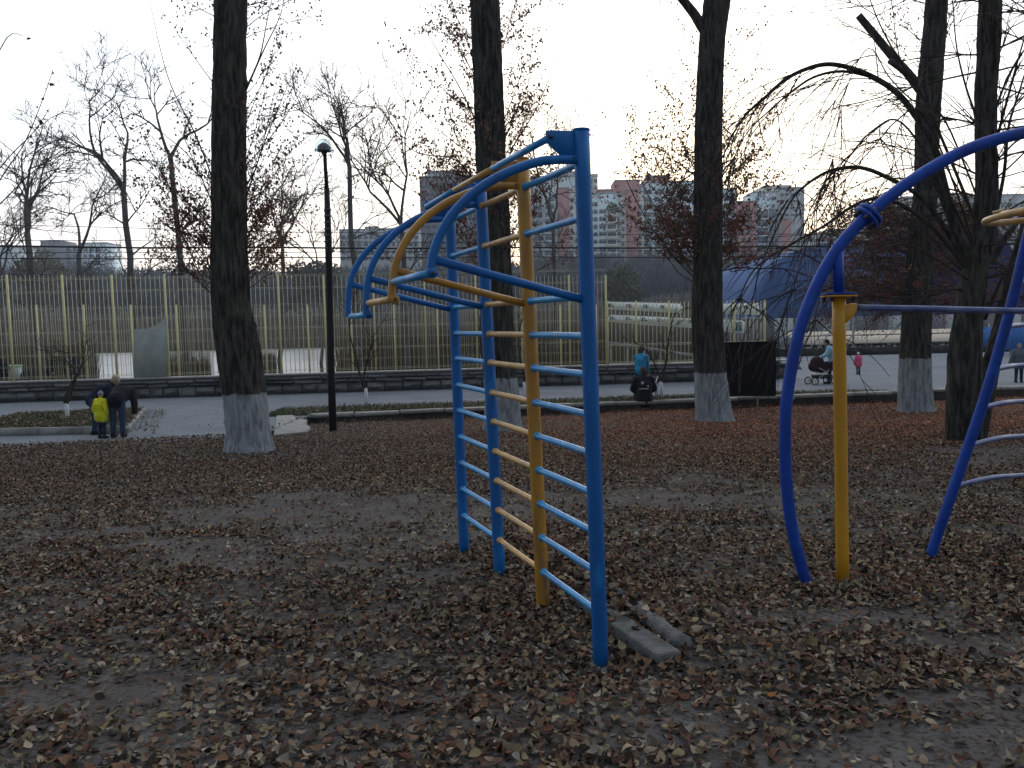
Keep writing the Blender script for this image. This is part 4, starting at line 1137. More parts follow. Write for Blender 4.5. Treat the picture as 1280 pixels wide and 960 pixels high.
# drooping limbs measured from the photo, each with hanging twigs
DROOP = [
    ([(1226, 345), (1196, 285), (1170, 190), (1148, 152), (1122, 118), (1092, 97), (1062, 84), (1035, 79), (1008, 86), (982, 101), (955, 122), (934, 140), (918, 166), (905, 195)], .058, .010, 11.6),
    ([(1092, 97), (1052, 88), (1015, 96), (985, 118), (960, 138), (935, 165), (915, 200)], .024, .006, 11.5),
    ([(1222, 348), (1185, 290), (1150, 248), (1112, 222), (1075, 209), (1042, 211), (1015, 226), (990, 250), (968, 292), (950, 335)], .045, .007, 11.4),
    ([(1220, 352), (1180, 300), (1140, 262), (1100, 248), (1066, 258), (1030, 282), (985, 308), (945, 335), (925, 372)], .038, .008, 11.2),
    ([(1224, 340), (1205, 312), (1188, 270), (1172, 232), (1164, 206)], .075, .05, 12.0),
    ([(1228, 300), (1200, 230), (1172, 160), (1150, 118), (1120, 70), (1098, 30), (1085, -10)], .026, .007, 12.0),
    ([(1230, 270), (1180, 148), (1140, 126), (1112, 96), (1085, 62), (1055, 120), (1040, 200)], .014, .004, 11.3),
    ([(1225, 330), (1185, 210), (1150, 140), (1120, 150), (1095, 180), (1050, 235), (1040, 300)], .016, .004, 11.0),
    ([(1222, 320), (1170, 215), (1128, 152), (1095, 160), (1060, 200), (1035, 255), (1010, 300), (990, 360)], .018, .004, 10.8),
    ([(1222, 360), (1180, 330), (1130, 305), (1090, 318), (1050, 355), (1020, 400)], .018, .004, 11.3),
    ([(1238, 330), (1262, 292), (1285, 262), (1310, 230), (1340, 180)], .05, .02, 12.3),
    ([(1240, 290), (1255, 220), (1262, 160), (1275, 110), (1290, 60)], .03, .008, 12.2),
    ([(1240, 200), (1260, 120), (1275, 70), (1290, 20)], .022, .008, 12.1),
    ([(1236, 180), (1210, 120), (1195, 60), (1190, 0)], .02, .006, 12.2),
    ([(1240, 150), (1262, 90), (1290, 50), (1320, 40)], .02, .006, 12.0),
    ([(1230, 400), (1250, 350), (1268, 330), (1300, 300)], .028, .012, 12.0),
    ([(1218, 372), (1195, 362), (1160, 368), (1110, 372), (1062, 362)], .022, .006, 11.9),
]
rnd = random.Random(99)
cfgd = dict(levels=1, kids=[5, 0], jit=0.055, grav=-0.10, k=[4, 3, 3], ang=(.2, .7), len=(.35, .8), seg=.16, rmin=0.0024, t0=.1)
tips = []
for pts_, r0_, r1_, D_ in DROOP:
    n_ = len(pts_)
    P = smooth_path([W(x + rnd.uniform(-1.5, 1.5), y + rnd.uniform(-1.5, 1.5), lerp(12.2, D_, i / (n_ - 1)) + rnd.uniform(-.06, .06)) for i, (x, y) in enumerate(pts_)])
    q = MB(); q.tube(P, list(np.linspace(r0_, r1_, len(P))), 8); q.build('limb', m5 if r0_ > .04 else M['twig'], t5, smooth=True)
    q = MB()
    m_ = int(len(P) * .26)
    for s in range(m_):
        i_ = rnd.randrange(int(len(P) * .2), len(P) - 1)
        d_ = (P[i_ + 1] - P[i_]).normalized() + Vector((rnd.gauss(0, .5), rnd.gauss(0, .5), rnd.gauss(-.15, .4)))
        grow(q, P[i_], d_, rnd.uniform(.4, 1.7) * (1.0 if P[i_].z > 3.2 else .45), 0.006, 0, rnd, dict(cfgd, leaf_level=1), tips)
    for s in range(3):
        grow(q, P[-1], (P[-1] - P[-3]) + Vector((rnd.gauss(0, .15), rnd.gauss(0, .1), rnd.gauss(0, .1))), rnd.uniform(.6, 1.4), 0.008, 0, rnd, dict(cfgd, leaf_level=1), tips)
    q.build('twigs', M['twig'], t5, kind='stuff')
b_ = MB(); v, f, c = leaf_cloud(tips, 0.05, .02, .03, .05, 5); b_.add(v, f, c); b_.build('foliage', M['hang_leaf'], t5, kind='stuff')
q = MB()
for s in range(46):
    y = rnd.uniform(-40, 390); x = np.interp(-y, [-p_[0] for p_ in T5P], [p_[1] for p_ in T5P])
    grow(q, W(x, y, 12.2), Vector((rnd.gauss(0, 1), rnd.gauss(0, .8), rnd.uniform(-.2, 1.2))), rnd.uniform(.8, 2.4), .013, 0, rnd, dict(cfgd, grav=-.03))
q.build('branches', M['twig'], t5, kind='stuff')

# ================================================================== near branch ends coming in at the left edge
nb = thing('branch_spray', 'thin near twigs with a few curled leaves entering at the left edge', 'branch', W(-30, 230, 8.5))
q = MB(); tips = []
for pts_ in ([(-60, 330), (0, 225), (30, 180), (52, 128), (66, 88)], [(-60, 300), (0, 210), (42, 165), (62, 135)], [(-50, 300), (0, 255), (30, 225), (60, 200), (95, 178)], [(-60, 250), (0, 62), (30, 45)], [(-50, 350), (0, 320), (25, 295), (50, 275)]):
    P = smooth_path([W(x, y, 8.5) for x, y in pts_]); q.tube(P, list(np.linspace(.008, .0028, len(P))), 5); tips += P[8:]
q.build('twigs', M['twig'], nb)
b_ = MB(); v, f, c = leaf_cloud(tips, 0.6, .03, .03, .055, 8, pal=np.array([(.07, .075, .035), (.10, .05, .03), (.08, .06, .04)])); b_.add(v, f, c); b_.build('foliage', M['leaf'], nb, kind='stuff')

# ================================================================== bare trees beyond the fence
def bare_tree(label, D, base_px, height_px, lean=0.0, seed=1, rad=0.16, spread=1.0, levels=4, first=0.35, forks=2, kids=(5, 5, 4, 3), parts=True):
    b = W(base_px[0], base_px[1], D); b.z = -1.0 if D < 42 else -1.5
    top = W(base_px[0], height_px, D).z
    H = top - b.z
    rnd_ = random.Random(seed)
    first = min(.78, first + .17)
    root = thing('bare_tree', label, 'tree', b, 'bare trees beyond the mesh fence')
    trunk = [b]
    hf = H * first
    n = 6
    for i_ in range(1, n + 1):
        trunk.append(b + Vector((lean * hf * i_ / n + rnd_.gauss(0, .05), rnd_.gauss(0, .05), hf * i_ / n)))
    q_ = MB(); q_.tube(trunk, list(np.linspace(rad, rad * .72, n + 1)), 9); q_.build('trunk', M['twig_hazed'], root, smooth=True)
    cfg = dict(levels=levels, kids=list(kids), jit=.17, grav=.02, k=[6, 4, 3, 3, 3], ang=(.45, 1.15), len=(.36, .62), seg=.45, rmin=.005, t0=.30, lift=.10)
    q_ = MB()
    a0_ = rnd_.uniform(0, 6.28)
    for k_ in range(forks):
        a_ = a0_ + k_ * 2 * math.pi / forks + rnd_.gauss(0, .25)
        d_ = Vector((math.cos(a_) * .42 * spread, math.sin(a_) * .42 * spread, 1.0))
        grow(q_, trunk[-1] - Vector((0, 0, .05)), d_, (H - hf) * rnd_.uniform(.72, .92), rad * .5, 0, rnd_, cfg)
    for k_ in range(5):
        i_ = rnd_.randrange(3, n); a_ = rnd_.uniform(0, 6.28)
        grow(q_, trunk[i_], Vector((math.cos(a_) * .8, math.sin(a_) * .8, .8)), H * rnd_.uniform(.12, .2), rad * .22, 1, rnd_, cfg)
    q_.build('crown', M['twig_hazed'], root)
    return root
BT = [('leftmost bare tree beyond the fence with a short forked trunk', 36, (50, 440), 150, -.03, 1, .17, 1.1, .42, 3),
      ('small bare tree second from left beyond the fence', 40, (110, 440), 215, -.02, 2, .15, .9, .45, 2),
      ('tall bare tree with a high twiggy crown, third from left', 38, (172, 440), 92, -.03, 3, .17, 1.0, .46, 3),
      ('slender bare tree just left of the thick poplar', 37, (233, 440), 80, -.02, 4, .15, .8, .55, 2),
      ('bare tree right of the thick poplar, low and spreading', 39, (350, 440), 185, .05, 5, .12, 1.2, .40, 3),
      ('straight slim bare tree between lamp post and frame', 36, (448, 440), 98, -.01, 6, .14, .85, .55, 3),
      ('bare tree with curved limbs above the far pull-up bars', 37, (510, 440), 115, -.02, 7, .14, 1.1, .38, 3),
      ('faint bare tree behind the near blue post', 44, (692, 440), 130, .02, 8, .13, 1.1, .4, 3),
      ('low bare tree between lamp post and the thick poplar', 46, (402, 440), 235, .0, 9, .10, 1.2, .4, 3),
      ('small bare tree at the far left edge', 44, (4, 440), 235, .0, 10, .11, 1.2, .4, 3),
      ('bare tree left of the trunk behind the frame', 45, (570, 440), 190, .0, 12, .12, 1.2, .4, 3)]
for (lab, D_, bp, hp, le, sd_, rd_, sp_, fi_, fo_) in BT:
    bare_tree(lab, D_, bp, hp, le, sd_, rd_, sp_, 3, fi_, fo_, kids=(6, 6, 5))

# ================================================================== young whitewashed saplings
def sapling(label, base, stems, D=None, washh=0.5):
    p = hitz(*base, PZ + .05); D_ = p.y
    root = thing('sapling', label, 'young tree', p, 'young whitewashed trees along the path')
    q_ = MB(); w_ = W(base[0] - 1, base[1] - 20, D_)
    q_.tube([p - Vector((0, 0, .05)), lerp(p, w_, .5) + Vector((.01, 0, 0)), w_], [.065, .052, .045], 10); q_.build('painted_stem', M['white_paint'], root, smooth=True)
    rnd_ = random.Random(base[0])
    for st in stems:
        P = smooth_path([w_ - Vector((0, 0, .03))] + [W(x, y, D_) for x, y in st])
        q_ = MB(); q_.tube(P, list(np.linspace(.042, .010, len(P))), 7)
        cfg = dict(levels=1, kids=[3, 0], jit=.12, grav=.03, k=[3, 3], ang=(.4, 1.0), len=(.4, .7), seg=.2, rmin=.004)
        for s in range(7):
            i_ = rnd_.randrange(len(P) // 3, len(P) - 1)
            grow(q_, P[i_], (P[i_ + 1] - P[i_]).normalized() + Vector((rnd_.gauss(0, .6), rnd_.gauss(0, .6), .2)), rnd_.uniform(.4, .9), .010, 0, rnd_, cfg)
        q_.build('stem', M['twig'], root)
sapling('bent young tree with white painted stem on the left bed', (84, 524), [[(81, 500), (88, 482), (100, 462), (107, 435)], [(95, 470), (88, 455), (78, 450)]])
sapling('young tree with white painted stem behind the kerb left of the frame', (458, 505), [[(452, 478), (446, 450), (438, 420), (436, 390)], [(455, 470), (462, 440), (466, 420)]])
sapling('young tree with white painted stem behind the trunk at the frame', (656, 497), [[(654, 465), (648, 430), (652, 400)], [(662, 455), (668, 425)]])
sapling('forked young tree with white painted stem beside the seated person', (827, 497), [[(824, 470), (816, 450), (808, 438)], [(830, 465), (834, 440), (838, 410), (846, 385)]])
sapling('thin young tree left of the arched climber base', (990, 497), [[(988, 470), (983, 440), (978, 410)], [(990, 460), (996, 430), (1000, 405)]])
# ================================================================== pond, banks, woods
mb = MB(); ZW = -2.4
mb.add([(-260, 39, ZW), (300, 39, ZW), (300, 175, ZW), (-260, 175, ZW)], [(0, 1, 2, 3)])
mb.build('pond_water', M['water'], kind='structure')
# near shore: from the court down to the water
xs_ = np.unique(np.concatenate([np.linspace(-250, 300, 60), [11.0, 13.0, 16.0]]))
rows = [(61.9, PZ - .02), (64, PZ - .5)]
mb = MB()
yy = np.array([30.0, 36, 38, 41, 46]); zz_ = np.array([PZ - .03, PZ - .03, PZ - .15, -2.2, -4.2])
def bank_rows(x):
    f_ = np.clip((x - 11) / 5, 0, 1)
    return yy + f_ * 24
v_ = []
for i_ in range(len(yy)):
    v_.append(np.stack([xs_, bank_rows(xs_)[..., ] if False else yy[i_] + np.clip((xs_ - 11) / 5, 0, 1) * 24 + .4 * np.sin(xs_ * .7 + i_), np.full_like(xs_, zz_[i_])], -1))
k_ = len(xs_); idx = np.arange(len(yy) * k_).reshape(len(yy), k_)
mb.add(np.concatenate(v_), np.stack([idx[:-1, :-1], idx[:-1, 1:], idx[1:, 1:], idx[1:, :-1]], -1).reshape(-1, 4))
mb.build('near_shore', M['bank'], kind='structure', smooth=True)
# far bank and hill, to the horizon
xs_ = np.linspace(-760, 760, 120); ys_ = np.concatenate([np.linspace(120, 280, 34), np.array([300, 340, 400, 450, 490])])
def hill(x, y):
    z = np.interp(y, [118, 142, 152, 170, 200, 260, 320, 420, 1500], [-4.5, -2.6, -1.0, 2.0, 5.0, 9.5, 12, 12, 12])
    return z + 1.2 * np.sin(x * .035) * np.clip((y - 130) / 60, 0, 1) + .5 * np.sin(x * .13 + y * .05) * np.clip((y - 130) / 30, 0, 1)
X_, Y_ = np.meshgrid(xs_, ys_)
idx = np.arange(X_.size).reshape(X_.shape)
mb = MB(); mb.add(np.stack([X_, Y_, hill(X_, Y_)], -1).reshape(-1, 3), np.stack([idx[:-1, :-1], idx[:-1, 1:], idx[1:, 1:], idx[1:, :-1]], -1).reshape(-1, 4))
mb.build('far_hill', M['bank'], kind='structure', smooth=True)

def spikes(x, y, z, h, w, lean, col):
    n = len(x); a = rng.uniform(0, 3.14, n); dx = np.cos(a) * w / 2; dy = np.sin(a) * w / 2 * .3
    l1, l2 = rng.normal(0, lean, n) * h, rng.normal(0, lean, n) * h
    v = np.stack([np.stack([x - dx, y - dy, z], -1), np.stack([x + dx, y + dy, z], -1), np.stack([x + l1, y + l2, z + h], -1)], 1).reshape(-1, 3)
    return v, np.arange(3 * n).reshape(-1, 3), np.repeat(col, 3, axis=0)
def pick(pal, n): return np.array(pal)[rng.integers(0, len(pal), n)] * rng.uniform(.7, 1.3, (n, 1))
RP = [(0.16, 0.115, 0.065), (0.12, 0.085, 0.05), (0.21, 0.16, 0.09), (0.08, 0.058, 0.038)]
# reeds on the far bank
n_ = 32000; y = rng.uniform(143, 176, n_); x = rng.uniform(-1, 1, n_) * y * .75
h = rng.uniform(1.4, 3.2, n_)
mb = MB(); v, f, c = spikes(x, y, hill(x, y) - .1, h, np.full(n_, .26), .10, pick(RP, n_)); mb.add(v, f, c)
mb.build('reeds', M['reed'], label='dry tan reeds along the far shore of the pond', cat='reeds', kind='stuff')
# reeds on the near shore: everywhere except where the water shows
def near_reeds(n_, x0, x1, h0, h1, lab, pal=RP, ydep=(41.5, 60)):
    y = rng.uniform(*ydep, n_); px = rng.uniform(x0, x1, n_); x = (px - 640) / F * y
    mb = MB(); v, f, c = spikes(x, y, np.full(n_, ZW - .1), rng.uniform(h0, h1, n_), np.full(n_, .07), .10, pick(pal, n_)); mb.add(v, f, c)
    mb.build('reeds', M['reed'], label=lab, cat='reeds', kind='stuff')
DP = [(0.115, 0.085, 0.05), (0.08, 0.058, 0.038), (0.15, 0.115, 0.065), (0.05, 0.04, 0.028)]
near_reeds(9000, -60, 118, 2.0, 3.8, 'brown reeds on the near shore at far left', DP)
near_reeds(1500, 205, 262, 1.2, 3.4, 'small dark clump of reeds left of the thick poplar', DP)
near_reeds(14000, 425, 770, 1.6, 4.2, 'dark brown reeds behind the ladder frame', DP)
near_reeds(2500, 300, 345, 0.8, 2.0, 'short reeds just right of the thick poplar', DP, (60, 90))
near_reeds(5000, 740, 985, 1.5, 3.6, 'brown reeds behind the white banners', DP, (68, 90))

# woods on the hill
WP = [(0.095, 0.10, 0.115), (0.075, 0.08, 0.098), (0.12, 0.112, 0.108), (0.085, 0.095, 0.08), (0.06, 0.062, 0.078)]
def wood(n_tree, yr, per, hr, lab, pal, xf=.72, cr=(2.2, 4.2)):
    ty = rng.uniform(*yr, n_tree); tx = rng.uniform(-1, 1, n_tree) * ty * xf
    H = rng.uniform(*hr, n_tree); Rr = rng.uniform(*cr, n_tree)
    tint = pick(pal, n_tree)
    n = n_tree * per; ti = np.repeat(np.arange(n_tree), per)
    u = rng.random(n); ph = rng.uniform(0, 6.28, n); ct = rng.uniform(-.6, 1, n); st = np.sqrt(1 - ct ** 2); rr = u ** (1 / 2.2)
    cz = hill(tx, ty) + H * .62
    px_ = tx[ti] + Rr[ti] * rr * st * np.cos(ph); py_ = ty[ti] + Rr[ti] * rr * st * np.sin(ph); pz_ = cz[ti] + H[ti] * .40 * rr * ct
    L_ = rng.uniform(.8, 2.4, n); w_ = rng.uniform(.05, .22, n)
    dx, dy, dz = st * np.cos(ph) * .8 + rng.normal(0, .3, n), st * np.sin(ph) * .5, .8 + rng.normal(0, .3, n)
    a = rng.uniform(0, 3.14, n)
    v = np.stack([np.stack([px_ - w_, py_, pz_], -1), np.stack([px_ + w_, py_, pz_ + w_ * .3], -1), np.stack([px_ + dx * L_, py_ + dy * L_, pz_ + dz * L_], -1)], 1).reshape(-1, 3)
    col = tint[ti] * rng.uniform(.6, 1.4, (n, 1))
    mb = MB(); mb.add(v, np.arange(3 * n).reshape(-1, 3), np.repeat(col, 3, axis=0))
    # stems
    for i_ in range(n_tree):
        mb.add([(tx[i_] - .12, ty[i_], hill(tx[i_], ty[i_]) - .3), (tx[i_] + .12, ty[i_], hill(tx[i_], ty[i_]) - .3), (tx[i_] + rng.normal(0, .4), ty[i_], hill(tx[i_], ty[i_]) + H[i_] * .9)], [(0, 1, 2)], col=tint[i_])
    mb.build('woods', M['wood'], label=lab, cat='woods', kind='stuff')
wood(300, (172, 205), 260, (5, 9), 'grey bare woods at the foot of the hill beyond the pond', WP)
wood(420, (205, 285), 260, (7, 11.5), 'bluish grey woods higher on the hill beyond the pond', WP, cr=(2.8, 5.0))

def bush(label, px, py0, py1, wpx, D, pal, per=2600, size=.22, cat='bush'):
    b = W(px, py1, D); t_ = W(px, py0, D); r_ = wpx / F * D / 2; c_ = lerp(b, t_, .55); hz = (t_.z - b.z) * .5
    root = thing('bush', label, cat, b)
    n = per; ph = rng.uniform(0, 6.28, n); ct = rng.uniform(-1, 1, n); st = np.sqrt(1 - ct ** 2); rr = rng.random(n) ** (1 / 2.5)
    lob = 1 + .22 * np.sin(ph * 3 + px) + .18 * np.sin(ct * 5 + px)
    P = np.stack([c_.x + r_ * rr * st * np.cos(ph) * lob, c_.y + r_ * rr * st * np.sin(ph), c_.z + hz * rr * ct * lob], -1)
    q_ = MB(); v, f, c = leaf_geo(P[:, 0], P[:, 1], P[:, 2], rng.uniform(size * .6, size * 1.4, n), rng.uniform(0, 6.28, n), rng.normal(0, 1, n), rng.normal(0, 1, n), rng.normal(.5, .5, n), rng.uniform(0, .5, n), 1, pick(pal, n)); q_.add(v, f, c)
    q_.build('foliage', M['leaf'], root, kind='stuff')
    rn = random.Random(px); q_ = MB()
    for s in range(7): grow(q_, b, Vector((rn.gauss(0, .5), rn.gauss(0, .5), 1)), (t_.z - b.z) * .8, r_ * .04, 0, rn, dict(levels=1, kids=[4, 0], jit=.1, grav=0, k=[4, 3], ang=(.3, .8), len=(.4, .6), seg=.8, rmin=.01))
    q_.build('stems', M['twig_hazed'], root)
bush('olive green willow bush above the white banners', 776, 342, 392, 46, 120, [(.085, .095, .05), (.065, .075, .04), (.11, .11, .06)], size=.5)
bush('tan leafy bush on the far bank at left', 52, 318, 372, 60, 165, [(.16, .14, .085), (.13, .12, .075)], size=.6)
bush('large dark bush right of the white banners', 1095, 330, 420, 120, 66, [(.055, .045, .04), (.07, .055, .042), (.04, .034, .032)], 5200, size=.22)
bush('green bush between far trees at left centre', 395, 330, 372, 60, 150, [(.07, .085, .05), (.06, .07, .045)], size=.6)

# ================================================================== apartment blocks
C = dict(white=(0.74, 0.86, 0.90), beige=(0.66, 0.62, 0.54), red=(0.46, 0.20, 0.17), grey=(0.42, 0.44, 0.44), dark=(0.17, 0.17, 0.18), green=(0.14, 0.30, 0.20), pale=(0.52, 0.59, 0.59))
for k_, c_ in C.items(): M['wall_' + k_] = mat('facade_' + k_, c_, tuple(q_ * .86 for q_ in c_), rough=.85, scale=.12, spec=.2, col3=tuple(q_ * .78 for q_ in c_), s3=.5)
def facade(name, label, D, blocks, cat='building', group=None, depth=14):
    xs0 = min(b_[0] for b_ in blocks); xs1 = max(b_[1] for b_ in blocks)
    c_ = W((xs0 + xs1) / 2, 400, D); c_.z = 6.0
    root = thing(name, label, cat, c_, group)
    for b_ in blocks:
        x0, x1, yt, m_, proud = b_[:5]
        p0_, p1_ = W(x0, yt, D), W(x1, yt, D)
        q_ = MB(); w_ = p1_.x - p0_.x; H = p0_.z - 4.0
        q_.box(((p0_.x + p1_.x) / 2, D + depth / 2 - proud, 4.0 + H / 2), (w_, depth, H)); wl = q_.build(b_[5] if len(b_) > 5 and isinstance(b_[5], str) else 'wall', M['wall_' + m_], root)
        q_ = MB(); q_.box(((p0_.x + p1_.x) / 2, D + depth / 2 - proud, p0_.z + .25), (w_ + .3, depth + .3, .5)); q_.build('parapet', M['wall_grey'], wl)
    return root
WIN = {}
def win_mesh(w, h):
    k_ = (w, h)
    if k_ not in WIN:
        b_ = MB(); b_.box((0, 0, 0), (w, .30, h)); me = b_.mesh('window'); me.materials.append(M['glass']); WIN[k_] = me
    return WIN[k_]
def windows(root, D, xs_, y0, y1, dy, w=1.6, h=1.6, proud=0.0):
    y = y0
    while y <= y1:
        for x in xs_:
            p = W(x, y, D); o = bpy.data.objects.new('window', win_mesh(w, h))
            o.location = Vector((p.x, D - proud - .1, p.z)) - root.location; link(o, root)
        y += dy
def balconies(root, D, x, y0, y1, dy, w=3.6, proud=1.2, m_='pale'):
    b_ = MB(); b_.box((0, 0, 0), (w, 1.6, 1.15)); me = b_.mesh('balcony'); me.materials.append(M['wall_' + m_])
    y = y0
    while y <= y1:
        p = W(x, y, D); o = bpy.data.objects.new('balcony', me); o.location = Vector((p.x, D - proud, p.z)) - root.location; link(o, root); y += dy
D0 = 320
a = facade('apartment_block', 'pale apartment block with a red brick strip left of the near blue post', D0, [(664, 735, 222, 'pale', 0), (696, 711, 236, 'red', .6, 'brick_strip'), (711, 718, 238, 'beige', .4), (690, 722, 214, 'grey', -3, 'roof_box')])
windows(a, D0, [669, 675, 684, 690], 250, 330, 9.6); windows(a, D0, [723, 729], 243, 330, 9.6)
windows(a, D0, [714.5], 250, 330, 9.6, 1.2, 1.4, .4)
balconies(a, D0, 687, 254.5, 330, 9.6, 3.8)
a = facade('apartment_tower', 'narrow grey tower rising just right of the near blue post', 345, [(733, 747, 219, 'grey', 0), (741, 747, 221, 'beige', .5)])
windows(a, 345, [738, 744.5], 226, 245, 9.0, 1.4, 1.4, .5)
a = facade('apartment_block', 'central white apartment block with a green arched bay and red brick strip', D0 - 1, [(734, 776, 243, 'white', 0), (774, 783, 246, 'beige', .5), (770, 801, 225, 'red', -2.5, 'roof_box'), (782, 797, 238, 'red', .9, 'brick_strip'), (796, 804, 240, 'beige', .5), (749, 768, 236, 'red', -4, 'roof_box')])
p = W(764, 263, D0 - 1)
q = MB()
av = [Vector((p.x + 2.2 * math.cos(t_ * math.pi / 10), D0 - 3.2, p.z + 2.6 * math.sin(t_ * math.pi / 10))) for t_ in range(11)]
q.prism(av, (0, 3.2, 0)); q.build('arched_roof', M['wall_green'], a)
q = MB(); pz0 = W(764, 330, D0 - 1).z
q.box((p.x, D0 - 1.8, (p.z + pz0) / 2), (4.0, 2.4, p.z - pz0)); q.build('bay', M['wall_white'], a)
windows(a, D0 - 1, [764], 265.5, 330, 9.4, 3.2, 1.7, 2.0)
balconies(a, D0 - 1, 764, 270.5, 330, 9.4, 4.4, 3.0, 'beige')
windows(a, D0 - 1, [751, 755.5, 772], 264, 330, 9.4, 1.2, 1.6); windows(a, D0 - 1, [739, 744.5], 255, 330, 9.4, 1.4, 1.5)
windows(a, D0 - 1, [778.5, 800], 258, 330, 9.4, 1.1, 1.5, .6)
a = facade('apartment_block', 'white apartment block left of the third trunk under a red roof box', D0 + 1, [(803, 868, 229, 'white', 0), (811, 838, 219, 'red', -3, 'roof_box'), (846, 850, 232, 'beige', .5)])
windows(a, D0 + 1, [807, 812, 821, 826, 835, 842, 855, 860], 240, 328, 9.4, 1.5, 1.6)
balconies(a, D0 + 1, 830, 254, 330, 9.4, 3.4)
a = facade('apartment_block', 'apartment block with white and brick bays right of the third trunk', D0 + 2, [(866, 921, 238, 'white', 0), (920, 943, 253, 'red', .7, 'brick_strip')])
windows(a, D0 + 2, [907, 912, 917], 248, 320, 9.4, 1.5, 1.6); windows(a, D0 + 2, [928, 936], 262, 320, 9.4, 1.3, 1.6, .7)
a = facade('apartment_block', 'grey stepped high-rise block right of the brick bay', D0 + 6, [(941, 972, 241, 'white', 0), (971, 1005, 236, 'grey', .5), (958, 992, 232, 'beige', -3, 'roof_box'), (961, 974, 262, 'dark', .6), (976, 988, 274, 'red', .9)])
windows(a, D0 + 6, [950, 956.5], 268, 320, 10.5, 2.2, 2.6); windows(a, D0 + 6, [946, 966], 248, 320, 9.6, 1.3, 1.5, .5)
windows(a, D0 + 6, [977, 983, 990, 997], 243, 272, 8.5, 1.6, .9, .5)
a = facade('apartment_block', 'long low pale block behind the domes at right', 360, [(1000, 1110, 294, 'pale', 0), (1040, 1060, 287, 'grey', -2, 'roof_box')])
windows(a, 360, list(range(1006, 1106, 8)), 300, 330, 9, 1.6, 1.5)
a = facade('apartment_block', 'grey blue block behind the drooping branches at far right', 330, [(1128, 1290, 247, 'grey', 0), (1090, 1130, 262, 'pale', .5), (1180, 1200, 241, 'dark', -3, 'roof_box')])
windows(a, 330, list(range(1134, 1290, 8)), 256, 330, 9.4, 1.6, 1.6); windows(a, 330, [1096, 1104, 1112, 1120], 270, 330, 9.4, 1.5, 1.5, .5)
a = facade('apartment_block', 'dark grey block behind the yellow arm of the frame', 300, [(524, 596, 222, 'dark', 0), (533, 574, 214, 'grey', -2, 'roof_box'), (596, 600, 250, 'dark', 0)])
windows(a, 300, list(range(529, 594, 7)), 232, 330, 10, 1.5, 1.5)
a = facade('apartment_block', 'long pale terrace block on the hill between lamp post and frame', 340, [(424, 524, 288, 'grey', 0), (455, 470, 284, 'dark', -2, 'roof_box')])
windows(a, 340, list(range(429, 522, 7)), 296, 330, 9, 1.6, 1.6)
a = facade('apartment_block', 'distant grey block low on the hill at far left', 360, [(22, 56, 309, 'grey', 0), (52, 76, 302, 'dark', 1)])
windows(a, 360, [27, 34, 41, 48], 314, 336, 8, 1.6, 1.6)
a = facade('apartment_block', 'distant pale block left of the third bare tree', 365, [(82, 104, 308, 'grey', 0), (103, 134, 305, 'white', .8)])
windows(a, 365, [87, 95, 108, 116, 124], 312, 336, 8, 1.6, 1.6, .8)
a = facade('low_building', 'small pale green building at the left edge on the hill', 250, [(-30, 11, 312, 'pale', 0), (-30, 12, 309, 'pale', .4)], 'building')

# ================================================================== blue domes, pavilion, staircase, hoarding
M['tent_l'] = mat('tent_light_blue', (0.07, 0.125, 0.27), (0.055, 0.10, 0.225), spec=.1, rough=.95, scale=.5, bump=.2, bscale=1.5, col3=(0.11, 0.17, 0.31), s3=.3)
M['tent_shade'] = mat('tent_shaded_navy', (0.012, 0.018, 0.095), (0.008, 0.012, 0.065), spec=.1, rough=.95, scale=.5, bump=.2, bscale=1.5)  # shade under the big tent painted in as a navy colour
M['seam'] = mat('tent_seam', (0.14, 0.23, 0.46), rough=.6)
def tent(label, cx, halfw, ytop, ybase, D, length, m_, seam, nseg=28, pinch=1.0):
    c0_ = W(cx, ybase, D); t_ = W(cx, ytop, D); r_ = halfw / F * D; H = t_.z - c0_.z
    root = thing('arched_tent', label, 'tent', Vector((c0_.x, D + length / 2, PZ)))
    prof_ = [(r_ * math.copysign(abs(math.cos(a_)) ** pinch, math.cos(a_)), H * math.sin(a_)) for a_ in [i_ * math.pi / nseg for i_ in range(nseg + 1)]]
    q_ = MB(); v_ = []; rowsY = np.linspace(D, D + length, 12)
    for j_, yy_ in enumerate(rowsY):
        sc_ = 1 + .012 * math.sin(j_ * math.pi)
        for x_, z_ in prof_: v_.append((c0_.x + x_ * sc_, yy_, c0_.z + z_ * sc_))
    n_ = nseg + 1
    f_ = [(j_ * n_ + i_, j_ * n_ + i_ + 1, (j_ + 1) * n_ + i_ + 1, (j_ + 1) * n_ + i_) for j_ in range(11) for i_ in range(nseg)]
    q_.add(v_, f_)
    q_.ng.append(list(range(n_ - 1, -1, -1))); q_.ng.append(list(range(11 * n_, 12 * n_)))
    q_.build('membrane', M[m_], root, smooth=False)
    for u_ in (-.62, -.3, .02, .36, .68):
        a_ = math.acos(u_); P = [Vector((c0_.x + r_ * u_ * (1 - .0 * s), D - .03, c0_.z + H * math.sin(a_) * s)) for s in np.linspace(0, 1, 7)]
        P = [Vector((c0_.x + r_ * u_ * (1 - .35 * s ** 2), D - .03, c0_.z + H * math.sin(math.acos(u_ * (1 - .35))) * s * .97)) for s in np.linspace(0, 1, 7)]
        q_ = MB(); q_.tube(P, .035, 4); q_.build('seam', M[seam], root)
    q_ = MB(); q_.box((c0_.x, D + length / 2, (c0_.z + PZ) / 2 - .02), (r_ * 2 - .1, length - .1, c0_.z - PZ)); q_.build('base_wall', M['wall_dark'], root)
tent('pale blue arched fabric tent left of the yellow post', 1058, 112, 302, 397, 64, 22, 'tent_l', 'seam', pinch=.8)
tent('navy arched tent part with underside shade painted in, behind the dark double tree', 1190, 92, 280, 398, 66, 20, 'tent_shade', 'tent_shade', pinch=.62)
DP_ = 52
